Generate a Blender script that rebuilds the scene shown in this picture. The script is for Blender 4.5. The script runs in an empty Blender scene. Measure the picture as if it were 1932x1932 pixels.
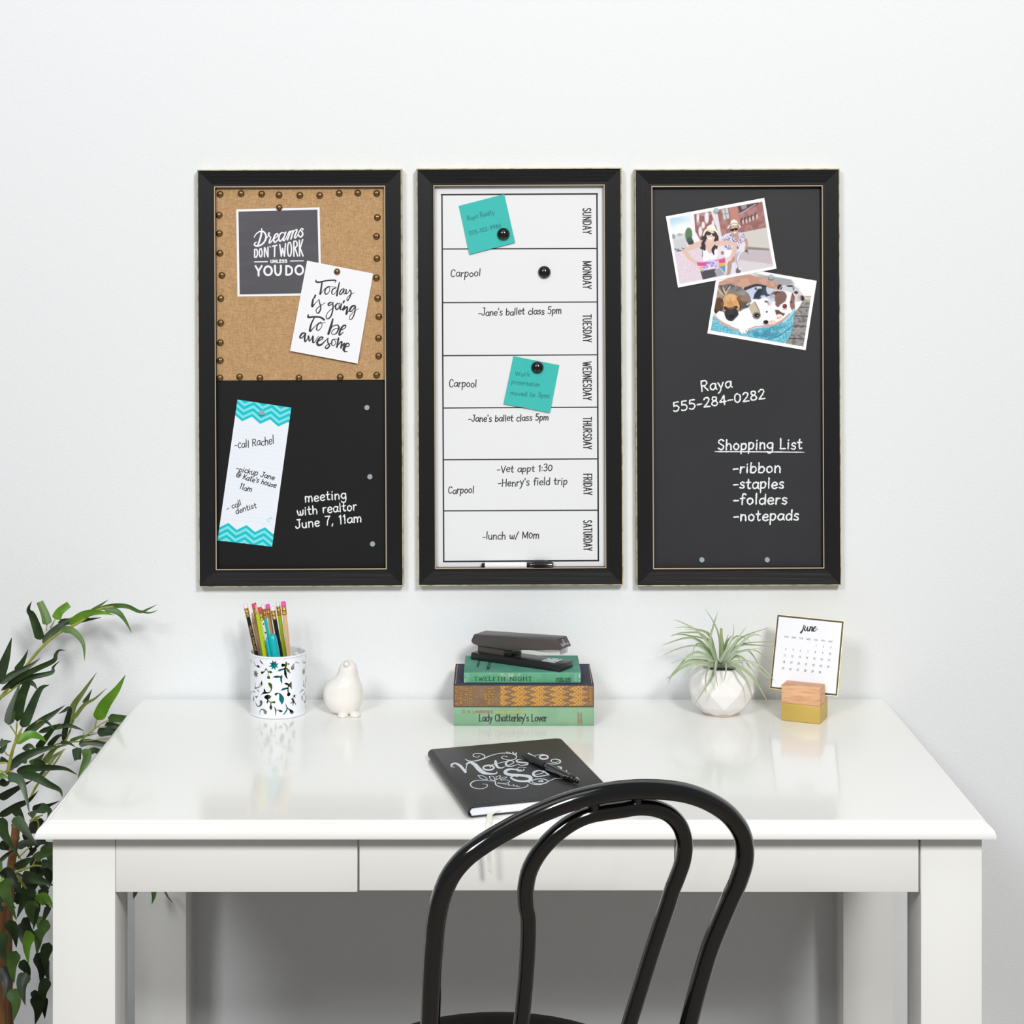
import bpy, bmesh, math, random
import numpy as np
from mathutils import Vector, Matrix

random.seed(7)
rng = np.random.default_rng(11)
scene = bpy.context.scene
COL = scene.collection

# ---------------------------------------------------------------- camera (level view camera with a vertical shift)
F, PX, PY = 3500.0, 942.0, 452.0          # focal length and principal point in pixels of the 1932 frame
CAMY, CAMZ = -2.984, 1.4976
cam_d = bpy.data.cameras.new('camera')
cam_d.sensor_fit = 'HORIZONTAL'; cam_d.sensor_width = 36.0
cam_d.lens = F / 1932 * 36
cam_d.shift_x = (966 - PX) / 1932
cam_d.shift_y = -(966 - PY) / 1932
cam_d.clip_start = 0.05; cam_d.clip_end = 60
cam = bpy.data.objects.new('camera', cam_d); COL.objects.link(cam)
cam.location = (0, CAMY, CAMZ); cam.rotation_euler = (math.pi / 2, 0, 0)
scene.camera = cam

# ---------------------------------------------------------------- world, lamps, exposure
scene.view_settings.view_transform = 'Standard'; scene.view_settings.look = 'None'
scene.view_settings.gamma = 1.0; scene.view_settings.use_curve_mapping = False
scene.view_settings.exposure = -0.14
w = bpy.data.worlds.new('studio_world'); scene.world = w; w.use_nodes = True
w.node_tree.nodes['Background'].inputs[0].default_value = (0.93, 0.96, 1.0, 1)
w.node_tree.nodes['Background'].inputs[1].default_value = 0.26

def area(name, loc, aim, sx, sy, power, col):
    d = bpy.data.lights.new(name, 'AREA'); d.shape = 'RECTANGLE'; d.size = sx; d.size_y = sy
    d.energy = power; d.color = col
    o = bpy.data.objects.new(name, d); COL.objects.link(o)
    o.location = loc
    o.rotation_euler = (Vector(aim) - Vector(loc)).to_track_quat('-Z', 'Y').to_euler()
    return o
area('softbox_key', (1.45, -4.5, 3.65), (0.0, 0, 1.0), .8, .8, 168, (1.0, 0.99, 0.97))
area('softbox_fill', (-1.9, -4.5, 3.6), (-.1, 0, 1.0), 1.1, 1.1, 102, (0.97, 0.985, 1.0))
area('softbox_overhead', (0.1, -1.9, 3.8), (0.1, -0.3, 0.76), 2.4, 1.2, 16, (1.0, 1.0, 0.99))

# ---------------------------------------------------------------- helpers
def P(px, py, Y):
    Z = Y - CAMY
    return Vector(((px - PX) / F * Z, Y, CAMZ - (py - PY) / F * Z))
def PZ(px, py, z):
    Z = (CAMZ - z) * F / (py - PY)
    return Vector(((px - PX) / F * Z, CAMY + Z, z))
CAM = Vector((0, CAMY, CAMZ))
def PPL(px, py, o, n):
    d = Vector(((px - PX) / F, 1.0, -(py - PY) / F))
    return CAM + d * ((o - CAM).dot(n) / d.dot(n))
def lin(c):
    return tuple(((v / 255) / 12.92 if v / 255 <= .04045 else ((v / 255 + .055) / 1.055) ** 2.4) for v in c)

def mat(name, rgb, rough=0.5, metal=0.0, spec=0.5, coat=0.0, bump=None, var=None, attr=None, sub=0.0, coat_rough=0.05):
    """bump=(scale, strength, distance[, stretch xyz]); var=(scale, rgb2, lo, hi[, stretch])."""
    m = bpy.data.materials.new(name); m.use_nodes = True
    nt = m.node_tree; b = nt.nodes['Principled BSDF']
    b.inputs['Base Color'].default_value = (*lin(rgb), 1)
    b.inputs['Roughness'].default_value = rough; b.inputs['Metallic'].default_value = metal
    b.inputs['Specular IOR Level'].default_value = spec
    b.inputs['Coat Weight'].default_value = coat; b.inputs['Coat Roughness'].default_value = coat_rough
    if sub: b.inputs['Subsurface Weight'].default_value = sub; b.inputs['Subsurface Radius'].default_value = (.01, .008, .006)
    tc = nt.nodes.new('ShaderNodeTexCoord')
    def noise(scale, stretch, detail=3):
        mp = nt.nodes.new('ShaderNodeMapping'); nt.links.new(tc.outputs['Object'], mp.inputs[0])
        mp.inputs['Scale'].default_value = stretch
        n = nt.nodes.new('ShaderNodeTexNoise'); n.inputs['Scale'].default_value = scale; n.inputs['Detail'].default_value = detail
        nt.links.new(mp.outputs[0], n.inputs[0]); return n
    if attr:
        a = nt.nodes.new('ShaderNodeVertexColor'); a.layer_name = attr
        nt.links.new(a.outputs[0], b.inputs['Base Color'])
    if var:
        n = noise(var[0], var[4] if len(var) > 4 else (1, 1, 1))
        r = nt.nodes.new('ShaderNodeValToRGB'); r.color_ramp.elements[0].position = var[2]; r.color_ramp.elements[1].position = var[3]
        r.color_ramp.elements[0].color = (*lin(rgb), 1); r.color_ramp.elements[1].color = (*lin(var[1]), 1)
        nt.links.new(n.outputs[0], r.inputs[0]); nt.links.new(r.outputs[0], b.inputs['Base Color'])
    if bump:
        n = noise(bump[0], bump[3] if len(bump) > 3 else (1, 1, 1), 2)
        bp = nt.nodes.new('ShaderNodeBump'); bp.inputs['Strength'].default_value = bump[1]; bp.inputs['Distance'].default_value = bump[2]
        nt.links.new(n.outputs[0], bp.inputs['Height']); nt.links.new(bp.outputs[0], b.inputs['Normal'])
    return m

def wloc(o):
    v = Vector(o.location)
    while o.parent: o = o.parent; v = v + o.location
    return v
def tag(o, label=None, cat=None, group=None, kind=None):
    if label: o['label'] = label
    if cat: o['category'] = cat
    if group: o['group'] = group
    if kind: o['kind'] = kind
    return o
def empty(name, loc, label, cat, group=None):
    o = bpy.data.objects.new(name, None); COL.objects.link(o); o.location = loc; o.empty_display_size = .02
    return tag(o, label, cat, group)
def mk(name, verts, faces, m, parent=None, mi=None, smooth=False, label=None, cat=None, group=None, kind=None, cols=None, uvs=None, auto=None):
    verts = [Vector(v) for v in verts]
    if parent: org = wloc(parent)
    else:
        xs = [v.x for v in verts]; ys = [v.y for v in verts]; zs = [v.z for v in verts]
        org = Vector(((min(xs) + max(xs)) / 2, (min(ys) + max(ys)) / 2, min(zs)))
    me = bpy.data.meshes.new(name)
    me.from_pydata([v - org for v in verts], [], faces)
    for mm in (m if isinstance(m, (list, tuple)) else [m]): me.materials.append(mm)
    if mi is not None: me.polygons.foreach_set('material_index', mi)
    if smooth: me.polygons.foreach_set('use_smooth', [True] * len(me.polygons))
    if cols is not None:
        a = me.color_attributes.new('Col', 'FLOAT_COLOR', 'POINT'); a.data.foreach_set('color', np.asarray(cols, np.float32).ravel())
    if uvs is not None:
        ul = me.uv_layers.new(name='UVMap')
        li = np.empty(len(me.loops), np.int32); me.loops.foreach_get('vertex_index', li)
        ul.data.foreach_set('uv', np.asarray(uvs, np.float32)[li].ravel())
    me.update()
    if auto is not None:
        try: me.set_sharp_from_angle(angle=auto)
        except Exception: pass
    o = bpy.data.objects.new(name, me); COL.objects.link(o)
    if parent: o.parent = parent
    else: o.location = org
    return tag(o, label, cat, group, kind)

def bevelled(verts, faces, width, seg=2, angle=.5):
    bm = bmesh.new(); vs = [bm.verts.new(v) for v in verts]
    for f in faces: bm.faces.new([vs[i] for i in f])
    bmesh.ops.recalc_face_normals(bm, faces=bm.faces)
    es = [e for e in bm.edges if len(e.link_faces) == 2 and e.calc_face_angle(0) > angle]
    if width > 0: bmesh.ops.bevel(bm, geom=es, offset=width, segments=seg, profile=.5, affect='EDGES', clamp_overlap=True)
    bm.verts.index_update()
    out = [v.co.copy() for v in bm.verts], [[v.index for v in f.verts] for f in bm.faces]
    bm.free(); return out
def box_vf(x0, x1, y0, y1, z0, z1):
    v = [(x, y, z) for x in (x0, x1) for y in (y0, y1) for z in (z0, z1)]
    f = [(0, 1, 3, 2), (4, 6, 7, 5), (0, 4, 5, 1), (2, 3, 7, 6), (0, 2, 6, 4), (1, 5, 7, 3)]
    return [Vector(a) for a in v], f
def box(name, x0, x1, y0, y1, z0, z1, m, parent=None, bev=.0015, seg=2, **k):
    v, f = box_vf(x0, x1, y0, y1, z0, z1)
    v, f = bevelled(v, f, bev, seg)
    return mk(name, v, f, m, parent, smooth=True, auto=.6, **k)
def prism(poly, fn, d0, d1, bev=.001, seg=2):
    """poly: list of (a,b); fn(a,b,d)->world; extrude d0..d1."""
    n = len(poly)
    v = [fn(a, b, d0) for a, b in poly] + [fn(a, b, d1) for a, b in poly]
    f = [tuple(range(n)), tuple(range(2 * n - 1, n - 1, -1))] + [(i, i + n, (i + 1) % n + n, (i + 1) % n) for i in range(n)]
    return bevelled(v, f, bev, seg)
def lathe(prof, c, n=32, up=Vector((0, 0, 1)), cap=True):
    """prof: (r,h) list; around axis up from c."""
    up = up.normalized(); a = up.orthogonal().normalized(); b = up.cross(a)
    v = []; f = []
    for r, h in prof:
        for i in range(n):
            t = 2 * math.pi * i / n; v.append(c + up * h + (a * math.cos(t) + b * math.sin(t)) * r)
    for j in range(len(prof) - 1):
        for i in range(n):
            f.append((j * n + i, j * n + (i + 1) % n, (j + 1) * n + (i + 1) % n, (j + 1) * n + i))
    if cap:
        f.append(tuple(range(n - 1, -1, -1))); f.append(tuple(range((len(prof) - 1) * n, len(prof) * n)))
    return v, f
def cat(pts, k=8, closed=False):
    """Catmull-Rom through rows of pts."""
    p = np.asarray(pts, float); n = len(p)
    if n < 3: 
        t = np.linspace(0, 1, k + 1)[:, None]; return p[0] * (1 - t) + p[-1] * t
    q = np.vstack([2 * p[0] - p[1], p, 2 * p[-1] - p[-2]]); out = []
    for i in range(n - 1):
        a, b, c, d = q[i:i + 4]
        for t in np.arange(k) / k:
            out.append(.5 * (2 * b + (c - a) * t + (2 * a - 5 * b + 4 * c - d) * t * t + (3 * b - a - 3 * c + d) * t ** 3))
    out.append(p[-1]); return np.array(out)
def tube(pts, rad, n=12, caps=True):
    """pts: world points; rad scalar or list."""
    pts = [Vector(p) for p in pts]; N = len(pts)
    rad = [rad] * N if np.isscalar(rad) else list(rad)
    v = []; f = []; ref = None
    for i, p in enumerate(pts):
        t = (pts[min(i + 1, N - 1)] - pts[max(i - 1, 0)]).normalized()
        if ref is None: ref = t.orthogonal().normalized()
        ref = (ref - t * ref.dot(t)).normalized(); bb = t.cross(ref)
        for j in range(n):
            a = 2 * math.pi * j / n; v.append(p + (ref * math.cos(a) + bb * math.sin(a)) * rad[i])
    for i in range(N - 1):
        for j in range(n):
            f.append((i * n + j, i * n + (j + 1) % n, (i + 1) * n + (j + 1) % n, (i + 1) * n + j))
    if caps: f += [tuple(range(n - 1, -1, -1)), tuple(range((N - 1) * n, N * n))]
    return v, f
def join(parts):
    V = []; Fc = []; M = []
    for k, (v, f) in enumerate(parts):
        o = len(V); V += list(v); Fc += [tuple(i + o for i in q) for q in f]; M += [k] * len(f)
    return V, Fc, M

# ---------------------------------------------------------------- pen strokes and lettering
G = {
'a':'4.6|~4.2,4.3 2.4,5 .7,3.6 .6,1.3 2.2,.1 3.7,1.6 4.2,4.3;~4.2,4.8 4.1,1.2 4.7,.1',
'b':'4.5|-.7,8 .6,.2;~.7,2.6 1.7,4.7 3.4,4.6 4.1,2.6 3.2,.4 1.6,0 .7,1',
'c':'4|~3.9,4 2.6,5 .9,3.6 .7,1.4 2.2,0 3.9,.7','d':'4.6|~4,3.8 2.4,5 .7,3.4 .7,1.2 2.2,0 3.9,1.4;-4.1,8.2 4.1,.1',
'e':'4.3|~.8,2.5 3.8,2.9 3.6,4.5 2.2,5 .8,3.6 .7,1.4 2.2,0 4,.8','f':'3.4|~3.6,7.6 2.5,8.3 1.6,7 1.5,0;-.2,4.6 3,4.8',
'g':'4.6|~4.1,4.2 2.4,5 .7,3.7 .8,1.6 2.4,.6 4,1.8;~4.1,4.8 4.1,-1 3.2,-2.8 1.4,-2.8 .5,-1.8',
'h':'4.5|-.7,8.2 .7,0;~.7,2.8 1.8,4.7 3.3,4.5 3.8,3 3.9,0','i':'1.9|-.9,4.8 .9,0;-.9,6.6 1.1,6.9',
'j':'2.2|~1.3,4.8 1.3,-1 .8,-2.8 -.4,-2.6;-1.3,6.6 1.5,6.9','k':'4|-.7,8.2 .7,0;-3.6,4.8 .8,2.2;-1.6,2.8 3.8,0','l':'1.8|-.9,8.2 .9,0',
'm':'6.5|-.6,5 .6,0;~.6,3 1.6,4.8 2.8,4.6 3.2,3 3.2,0;~3.2,3 4.2,4.8 5.4,4.6 5.8,3 5.9,0',
'n':'4.5|-.7,5 .7,0;~.7,3 1.9,4.8 3.3,4.6 3.8,3 3.9,0','o':'4.5|~2.3,5 .8,3.8 .7,1.4 2.2,0 3.8,1.2 3.9,3.6 2.3,5',
'p':'4.5|-.7,5 .6,-3.2;~.7,3 1.6,4.8 3.3,4.8 4,2.8 3,.5 1.5,.2 .7,1.2','r':'3.3|-.7,5 .7,0;~.7,2.8 1.6,4.6 3.2,4.7',
's':'3.8|~3.4,4.3 2.2,5 .9,4.2 1.2,3 2.8,2.2 3.3,1 2.2,0 .5,.6','t':'3.5|~1.6,7.4 1.5,1.4 2.2,.1 3.2,.5;-.2,4.9 3.1,5',
'u':'4.5|~.7,5 .7,1.6 1.7,.1 3.2,.6 3.8,2.4;-3.8,5 3.9,0','v':'4|-.4,5 2,0;-2,0 3.8,5',
'w':'5.8|~.5,5 1,1 2,.1 2.9,1.6 3,4;~3,2 3.8,.1 5,1 5.4,5','x':'4|-.4,5 3.6,0;-3.6,5 .4,0','y':'4.2|-.5,5 2.2,1;~3.9,5 2.4,.8 1.2,-2.2 .2,-3','z':'4|-.5,5 3.6,5;-3.6,5 .5,0;-.5,0 3.7,0',
'A':'5.6|-2.8,8 .3,0;-2.8,8 5.3,0;-1.3,2.7 4.3,2.7','B':'5.2|-.7,8 .7,0;~.7,8 3.4,7.8 4.2,6.2 3,4.4 .8,4.2;~.8,4.2 3.8,4 4.7,2.2 3.6,.3 .7,0',
'C':'5|~4.6,6.6 3,8 1.2,7 .6,4 1.2,1 3,0 4.7,1.2','D':'5.4|-.7,8 .7,0;~.7,8 3.2,7.7 4.8,5.6 4.7,2.4 3.2,.4 .7,0',
'E':'4.6|-.7,8 .7,0;-.7,8 4.2,8;-.7,4.2 3.6,4.2;-.7,0 4.3,0','F':'4.4|-.7,8 .7,0;-.7,8 4.2,8;-.7,4.2 3.5,4.2',
'G':'5.6|~4.8,6.6 3.1,8 1.2,7 .6,4 1.2,1 3.1,0 4.9,1.2;-4.9,1.2 4.9,3.6;-4.9,3.6 3,3.6','H':'5.4|-.7,8 .7,0;-4.7,8 4.7,0;-.7,4.1 4.7,4.1',
'I':'1.8|-.9,8 .9,0','J':'4.4|~3.4,8 3.4,1.8 2.4,.2 1,.4 .4,1.8;-1.6,8 4.3,8','K':'5|-.7,8 .7,0;-4.5,8 .8,3.4;-1.8,4.4 4.8,0',
'L':'4.4|-.7,8 .7,0;-.7,0 4.2,0','M':'6.6|-.7,0 .7,8;-.7,8 3.3,1;-3.3,1 5.9,8;-5.9,8 5.9,0','N':'5.6|-.7,0 .7,8;-.7,8 4.9,0;-4.9,0 4.9,8',
'O':'5.6|~2.8,8 .9,6.6 .6,3.6 1.3,1 2.8,0 4.4,1 5,4 4.6,6.8 2.8,8','P':'5|-.7,8 .7,0;~.7,8 3.4,7.9 4.4,6.2 3.6,4.3 .8,3.9',
'R':'5.2|-.7,8 .7,0;~.7,8 3.4,7.9 4.3,6.2 3.4,4.4 .8,4.1;-2,4.1 4.8,0','S':'4.8|~4.2,6.8 2.6,8 1,7 1,5.2 2.6,4.2 4.1,3 4,1 2.4,0 .6,1.2',
'T':'4.8|-.2,8 4.6,8;-2.4,8 2.4,0','U':'5.4|~.7,8 .7,2.6 1.4,.4 2.7,0 4,.4 4.7,2.6 4.7,8','V':'5.2|-.3,8 2.6,0;-2.6,0 4.9,8',
'W':'7.4|-.3,8 2.1,0;-2.1,0 3.7,7;-3.7,7 5.3,0;-5.3,0 7.1,8','X':'5|-.4,8 4.6,0;-4.6,8 .4,0','Y':'5|-.3,8 2.5,3.8;-4.7,8 2.5,3.8;-2.5,3.8 2.5,0',
'0':'4.8|~2.4,8 .9,6.4 .7,2 2.3,0 4,1.8 4.1,6.2 2.4,8','1':'2.6|-.5,6.6 1.6,8;-1.6,8 1.6,0','2':'4.6|~.6,6.4 2,8 3.9,7 3.4,4.4 .5,.2;-.5,.1 4.3,0',
'3':'4.4|~.6,7.2 2.4,8 3.8,6.6 2.8,4.6 1.6,4.3;~1.6,4.3 3.6,4 4,1.8 2.4,0 .5,.9','4':'4.8|-3.4,0 3.4,8;-3.4,8 .4,2.6;-.4,2.6 4.6,2.6',
'5':'4.6|-4,8 1,8;-1,8 .8,4.8;~.8,4.8 2.6,5 4,3.4 3.4,.8 1.8,0 .4,.8','6':'4.6|~3.6,7.8 1.6,6 .6,2.6 1.8,.1 3.7,.8 3.8,3.2 2.2,4.4 .8,3','7':'4.4|-.4,8 4.1,8;~4.1,8 2.4,4 1.8,0',
'8':'4.6|~2.3,4.3 .9,5.8 1.2,7.6 2.4,8 3.7,7 3.4,5.2 2.3,4.3 .7,3 .7,1 2.3,0 3.9,1 3.8,3 2.3,4.3','9':'4.6|~3.8,5.6 2.2,4 .8,5 1,7.2 2.6,8 3.8,6.6 3.8,4.6 2.8,0',
'-':'3.6|-.3,3 3.3,3.2',"'":'1.4|-.8,8 .6,6.4','/':'3.6|-3.4,8.2 .2,-1','!':'1.8|-.9,8 .9,2.2;-.9,.5 .9,.1',':':'1.8|-.9,3.8 .9,3.5;-.9,.8 .9,.5','.':'1.6|-.8,.4 .8,0',',':'1.8|-1.1,.7 .5,-1.4',
'@':'7|~4.6,4.4 3,4.6 2.4,2.4 3.6,1.4 4.8,3 4.9,4.6 5,2 6.4,2.6 6.2,6 3.6,7.2 .8,5 .8,1.4 3,-.4 5.8,.2','&':'5.4|~5,0 1.6,5.6 2,7.8 3.6,7.4 3.2,5.2 .8,2.6 1.2,.2 3.2,.2 5,3',' ':'3|'}
def seglen(p): return float(np.hypot(*(p[1:] - p[:-1]).T).sum())
def text(t, x0, y0, x1, y1, xh, wd, slant=0., nib=0., jit=0., serif=0., sp=.5, sc=True):
    """Strokes (pixel polylines + widths) of a line whose baseline runs (x0,y0)-(x1,y1); xh = x-height in px."""
    adv = []; tot = 0
    for ch in t: a = float(G[ch].split('|')[0]); adv.append(tot); tot += a + sp
    tot -= sp
    L = math.hypot(x1 - x0, y1 - y0); ux, uy = (x1 - x0) / L, (y1 - y0) / L
    sx, sy = L / tot, xh / 5
    out = []
    def M(q, ja, jb, js):
        q = np.asarray(q, float)
        X = (q[:, 0] + q[:, 1] * slant) * sx; Y = (q[:, 1] * js + jb) * sy
        return np.stack([x0 + ux * (X + ja) + uy * Y, y0 + uy * (X + ja) - ux * Y], 1)
    for ch, a in zip(t, adv):
        body = G[ch].split('|')[1]
        if not body: continue
        jb = rng.normal(0, .25) * jit; js = 1 + rng.normal(0, .04) * jit
        for s in body.split(';'):
            q = [tuple(float(z) for z in xy.split(',')) for xy in s[1:].split()]
            p = M(q, a * sx, jb, js)
            p = cat(p, 6) if s[0] == '~' else cat(p, max(2, int(seglen(p) / 2)))
            tg = np.gradient(p, axis=0); tg /= np.linalg.norm(tg, axis=1)[:, None] + 1e-9
            up = np.abs(tg[:, 0] * uy - tg[:, 1] * ux)
            out.append((p, wd * ((1 - nib) + nib * up)))
            if serif and s[0] == '-' and len(q) == 2 and abs(q[0][0] - q[1][0]) < .3 and abs(q[0][1] - q[1][1]) > 3:
                for e in q:
                    if e[1] in (0, 8, 5, 8.2): out.append((cat(M([(e[0] - .8, e[1]), (e[0] + .8, e[1])], a * sx, jb, js), 2), np.full(3, wd * serif)))
    return out
def trace(strokes, s, ox, oy, wmul=1.0, brush=0.):
    """strokes 'x,y x,y ... @w' in zoomed-crop coordinates -> pixels. '-' prefix keeps straight segments."""
    out = []
    for line in strokes.strip().split('\n'):
        line = line.strip()
        if not line: continue
        body, wd = line.split('@'); straight = body[0] == '-'
        q = np.array([[float(z) for z in xy.split(',')] for xy in body.lstrip('-').split()])
        p = q / s + (ox, oy)
        ws = [float(z) for z in wd.split(',')]
        segs = [p[i:i + 2] for i in range(len(p) - 1)] if straight else [p]
        for g in segs:
            c = cat(g, 7) if len(g) > 1 else g
            wv = np.interp(np.linspace(0, 1, len(c)), np.linspace(0, 1, len(ws)), ws) / s * wmul
            if brush:
                tg = np.gradient(c, axis=0); tg /= np.linalg.norm(tg, axis=1)[:, None] + 1e-9
                dn = np.clip(tg[:, 1], 0, 1); wv = wv * ((1 - brush) + brush * (.25 + .95 * dn))
            out.append((c, wv))
    return out
def ell(cx, cy, rx, ry, wd, s, ox, oy):
    t = np.linspace(0, 2 * np.pi, 33); return (np.stack([cx + rx * np.cos(t), cy + ry * np.sin(t)], 1) / s + (ox, oy), np.full(33, wd / s))
def ribbons(strokes, to3, rough=0.):
    V = []; Fc = []; lift = min(8e-6, 4e-4 / max(1, len(strokes)))
    for si, (p, wv) in enumerate(strokes):
        p = np.asarray(p, float); wv = np.asarray(wv, float)
        if len(p) < 2: continue
        t0 = p[0] - p[1]; t0 = t0 / (np.linalg.norm(t0) + 1e-9); t1 = p[-1] - p[-2]; t1 = t1 / (np.linalg.norm(t1) + 1e-9)
        p = np.vstack([p[0] + t0 * wv[0] * .5, p[0] + t0 * wv[0] * .32, p, p[-1] + t1 * wv[-1] * .32, p[-1] + t1 * wv[-1] * .5])
        wv = np.concatenate([[wv[0] * .3, wv[0] * .75], wv, [wv[-1] * .75, wv[-1] * .3]])
        if rough:
            L = seglen(p); n = max(6, int(L / 1.1)); d = np.concatenate([[0], np.cumsum(np.hypot(*(p[1:] - p[:-1]).T))])
            g = np.linspace(0, d[-1], n); p = np.stack([np.interp(g, d, p[:, 0]), np.interp(g, d, p[:, 1])], 1); wv = np.interp(g, d, wv)
        tg = np.gradient(p, axis=0); tg /= np.linalg.norm(tg, axis=1)[:, None] + 1e-9
        nr = np.stack([-tg[:, 1], tg[:, 0]], 1)
        wl = wv * .5; wr = wv * .5
        if rough: wl = wl * (1 + rough * rng.normal(0, 1, len(p))).clip(.35, 1.6); wr = wr * (1 + rough * rng.normal(0, 1, len(p))).clip(.35, 1.6)
        a = p + nr * wl[:, None]; b = p - nr * wr[:, None]; o = len(V)
        # each stroke lies a hair above the one before it, so that crossing strokes never share a plane
        for i in range(len(p)):
            for q in (a[i], b[i]):
                g3 = to3(*q); V.append(g3 + (CAM - g3).normalized() * (lift * (si + .9 * i / len(p))))
        Fc += [(o + 2 * i, o + 2 * i + 1, o + 2 * i + 3, o + 2 * i + 2) for i in range(len(p) - 1)]
    return V, Fc
def ink(name, strokes, to3, m, parent, rough=0., label=None):
    v, f = ribbons(strokes, to3, rough); return mk(name, v, f, m, parent, label=label)

# ---------------------------------------------------------------- flat print painter (colours at the vertices of a fine grid)
class Paint:
    def __init__(s, corners, nu, nv):
        c = np.array(corners, float); u, v = np.meshgrid(np.linspace(0, 1, nu), np.linspace(0, 1, nv)); u = u.ravel()[:, None]; v = v.ravel()[:, None]
        s.nu, s.nv = nu, nv
        s.p = (c[0] * (1 - u) + c[1] * u) * (1 - v) + (c[3] * (1 - u) + c[2] * u) * v
        s.c = np.ones((nu * nv, 3)) * 255.; s.u, s.v = u[:, 0], v[:, 0]
        s.n1 = s._noise(28); s.n2 = s._noise(70); s.n3 = s._noise(12)
    def _noise(s, scale):
        q = s.p / scale; r = np.random.default_rng(5); out = 0
        tab = r.random((64, 64)); i = np.floor(q).astype(int); f = q - i; f = f * f * (3 - 2 * f); x, y = i[:, 0] % 64, i[:, 1] % 64
        x1, y1 = (x + 1) % 64, (y + 1) % 64
        return (tab[x, y] * (1 - f[:, 0]) + tab[x1, y] * f[:, 0]) * (1 - f[:, 1]) + (tab[x, y1] * (1 - f[:, 0]) + tab[x1, y1] * f[:, 0]) * f[:, 1]
    def mix(s, a, col): s.c = s.c * (1 - a[:, None]) + np.array(col, float) * a[:, None]
    def sd_poly(s, pts):
        p = np.array(pts, float); q = np.roll(p, -1, 0); d = np.full(len(s.p), 1e9); ins = np.zeros(len(s.p), bool)
        for a, b in zip(p, q):
            ab = b - a; t = np.clip(((s.p - a) @ ab) / (ab @ ab + 1e-9), 0, 1); d = np.minimum(d, np.linalg.norm(s.p - a - t[:, None] * ab, axis=1))
            cond = ((a[1] > s.p[:, 1]) != (b[1] > s.p[:, 1]))
            xi = (b[0] - a[0]) * (s.p[:, 1] - a[1]) / (b[1] - a[1] + 1e-12) + a[0]; ins ^= cond & (s.p[:, 0] < xi)
        return np.where(ins, -d, d)
    def poly(s, pts, col, soft=8, al=1., noise=None):
        a = np.clip(.5 - s.sd_poly(pts) / soft, 0, 1) * al
        if noise is not None: a = a * noise
        s.mix(a, col); return s
    def ell(s, cx, cy, rx, ry, col, soft=8, al=1., rot=0., noise=None):
        t = math.radians(rot); d = s.p - (cx, cy); x = d[:, 0] * math.cos(t) + d[:, 1] * math.sin(t); y = -d[:, 0] * math.sin(t) + d[:, 1] * math.cos(t)
        r = np.hypot(x / rx, y / ry); a = np.clip(.5 - (r - 1) * min(rx, ry) / soft, 0, 1) * al
        if noise is not None: a = a * noise
        s.mix(a, col); return s
    def line(s, pts, wd, col, soft=8, al=1., sm=True):
        p = cat(pts, 5) if sm and len(pts) > 2 else np.array(pts, float); d = np.full(len(s.p), 1e9)
        wv = np.full(len(p), wd) if np.isscalar(wd) else np.interp(np.linspace(0, 1, len(p)), np.linspace(0, 1, len(wd)), wd)
        for i in range(len(p) - 1):
            ab = p[i + 1] - p[i]; t = np.clip(((s.p - p[i]) @ ab) / (ab @ ab + 1e-9), 0, 1)
            d = np.minimum(d, np.linalg.norm(s.p - p[i] - t[:, None] * ab, axis=1) - (wv[i] * (1 - t) + wv[i + 1] * t) / 2)
        s.mix(np.clip(.5 - d / soft, 0, 1) * al, col); return s
    def build(s, name, to3, m, parent=None, **k):
        f = []; nu = s.nu
        for j in range(s.nv - 1):
            for i in range(nu - 1): a = j * nu + i; f.append((a, a + nu, a + nu + 1, a + 1))
        c = np.clip(s.c / 255, 0, 1); c = np.where(c <= .04045, c / 12.92, ((c + .055) / 1.055) ** 2.4)
        return mk(name, [to3(x, y) for x, y in s.p], f, m, parent, cols=np.hstack([c, np.ones((len(c), 1))]), **k)
def st(n, lo, hi): return np.clip((n - lo) / (hi - lo), 0, 1)

# ---------------------------------------------------------------- materials
M = {}
M['wall'] = mat('wall_paint', (231, 233, 234), .75, bump=(380, .5, .0009), spec=.3)
M['floor'] = mat('floor_wood', (128, 120, 112), .6)
M['desk'] = mat('desk_lacquer', (240, 240, 236), .16, spec=.5, coat=.35, coat_rough=.06)
M['chair'] = mat('black_gloss_paint', (3, 3, 3), .13, spec=.5, coat=.6, coat_rough=.04)
M['blackh'] = mat('black_frame_wood', (15, 15, 17), .4, spec=.35, bump=(160, .5, .0006, (.06, 1, 2.4)))
M['blackv'] = mat('black_frame_wood_upright', (15, 15, 17), .4, spec=.35, bump=(160, .5, .0006, (2.4, 1, .06)))
M['cream'] = mat('cream_worn_edge', (196, 188, 150), .6, var=(60, (140, 122, 92), .45, .7))
M['cream2'] = mat('cream_bead', (186, 166, 140), .6)
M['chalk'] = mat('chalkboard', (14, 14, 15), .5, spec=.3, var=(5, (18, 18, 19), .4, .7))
M['chalk2'] = mat('chalkboard_painted_glare', (38, 38, 41), .55, spec=.4, var=(5, (43, 43, 46), .4, .7))  # lighter copy of the chalkboard colour, with the glare on the right board painted in
M['white'] = mat('whiteboard', (233, 233, 234), .25, spec=.5)
M['line'] = mat('printed_black', (20, 18, 20), .5)
M['ink'] = mat('marker_ink', (38, 32, 34), .5)
M['chalkw'] = mat('white_chalk', (236, 238, 238), .9, var=(900, (120, 122, 124), .56, .74))
M['paper'] = mat('white_paper', (238, 238, 242), .7)
M['print'] = mat('printed_photo', (255, 255, 255), .45, attr='Col', spec=.3)
M['cprint'] = mat('cloth_print', (255, 255, 255), .75, attr='Col', spec=.2, bump=(1500, .25, .0003))
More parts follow.
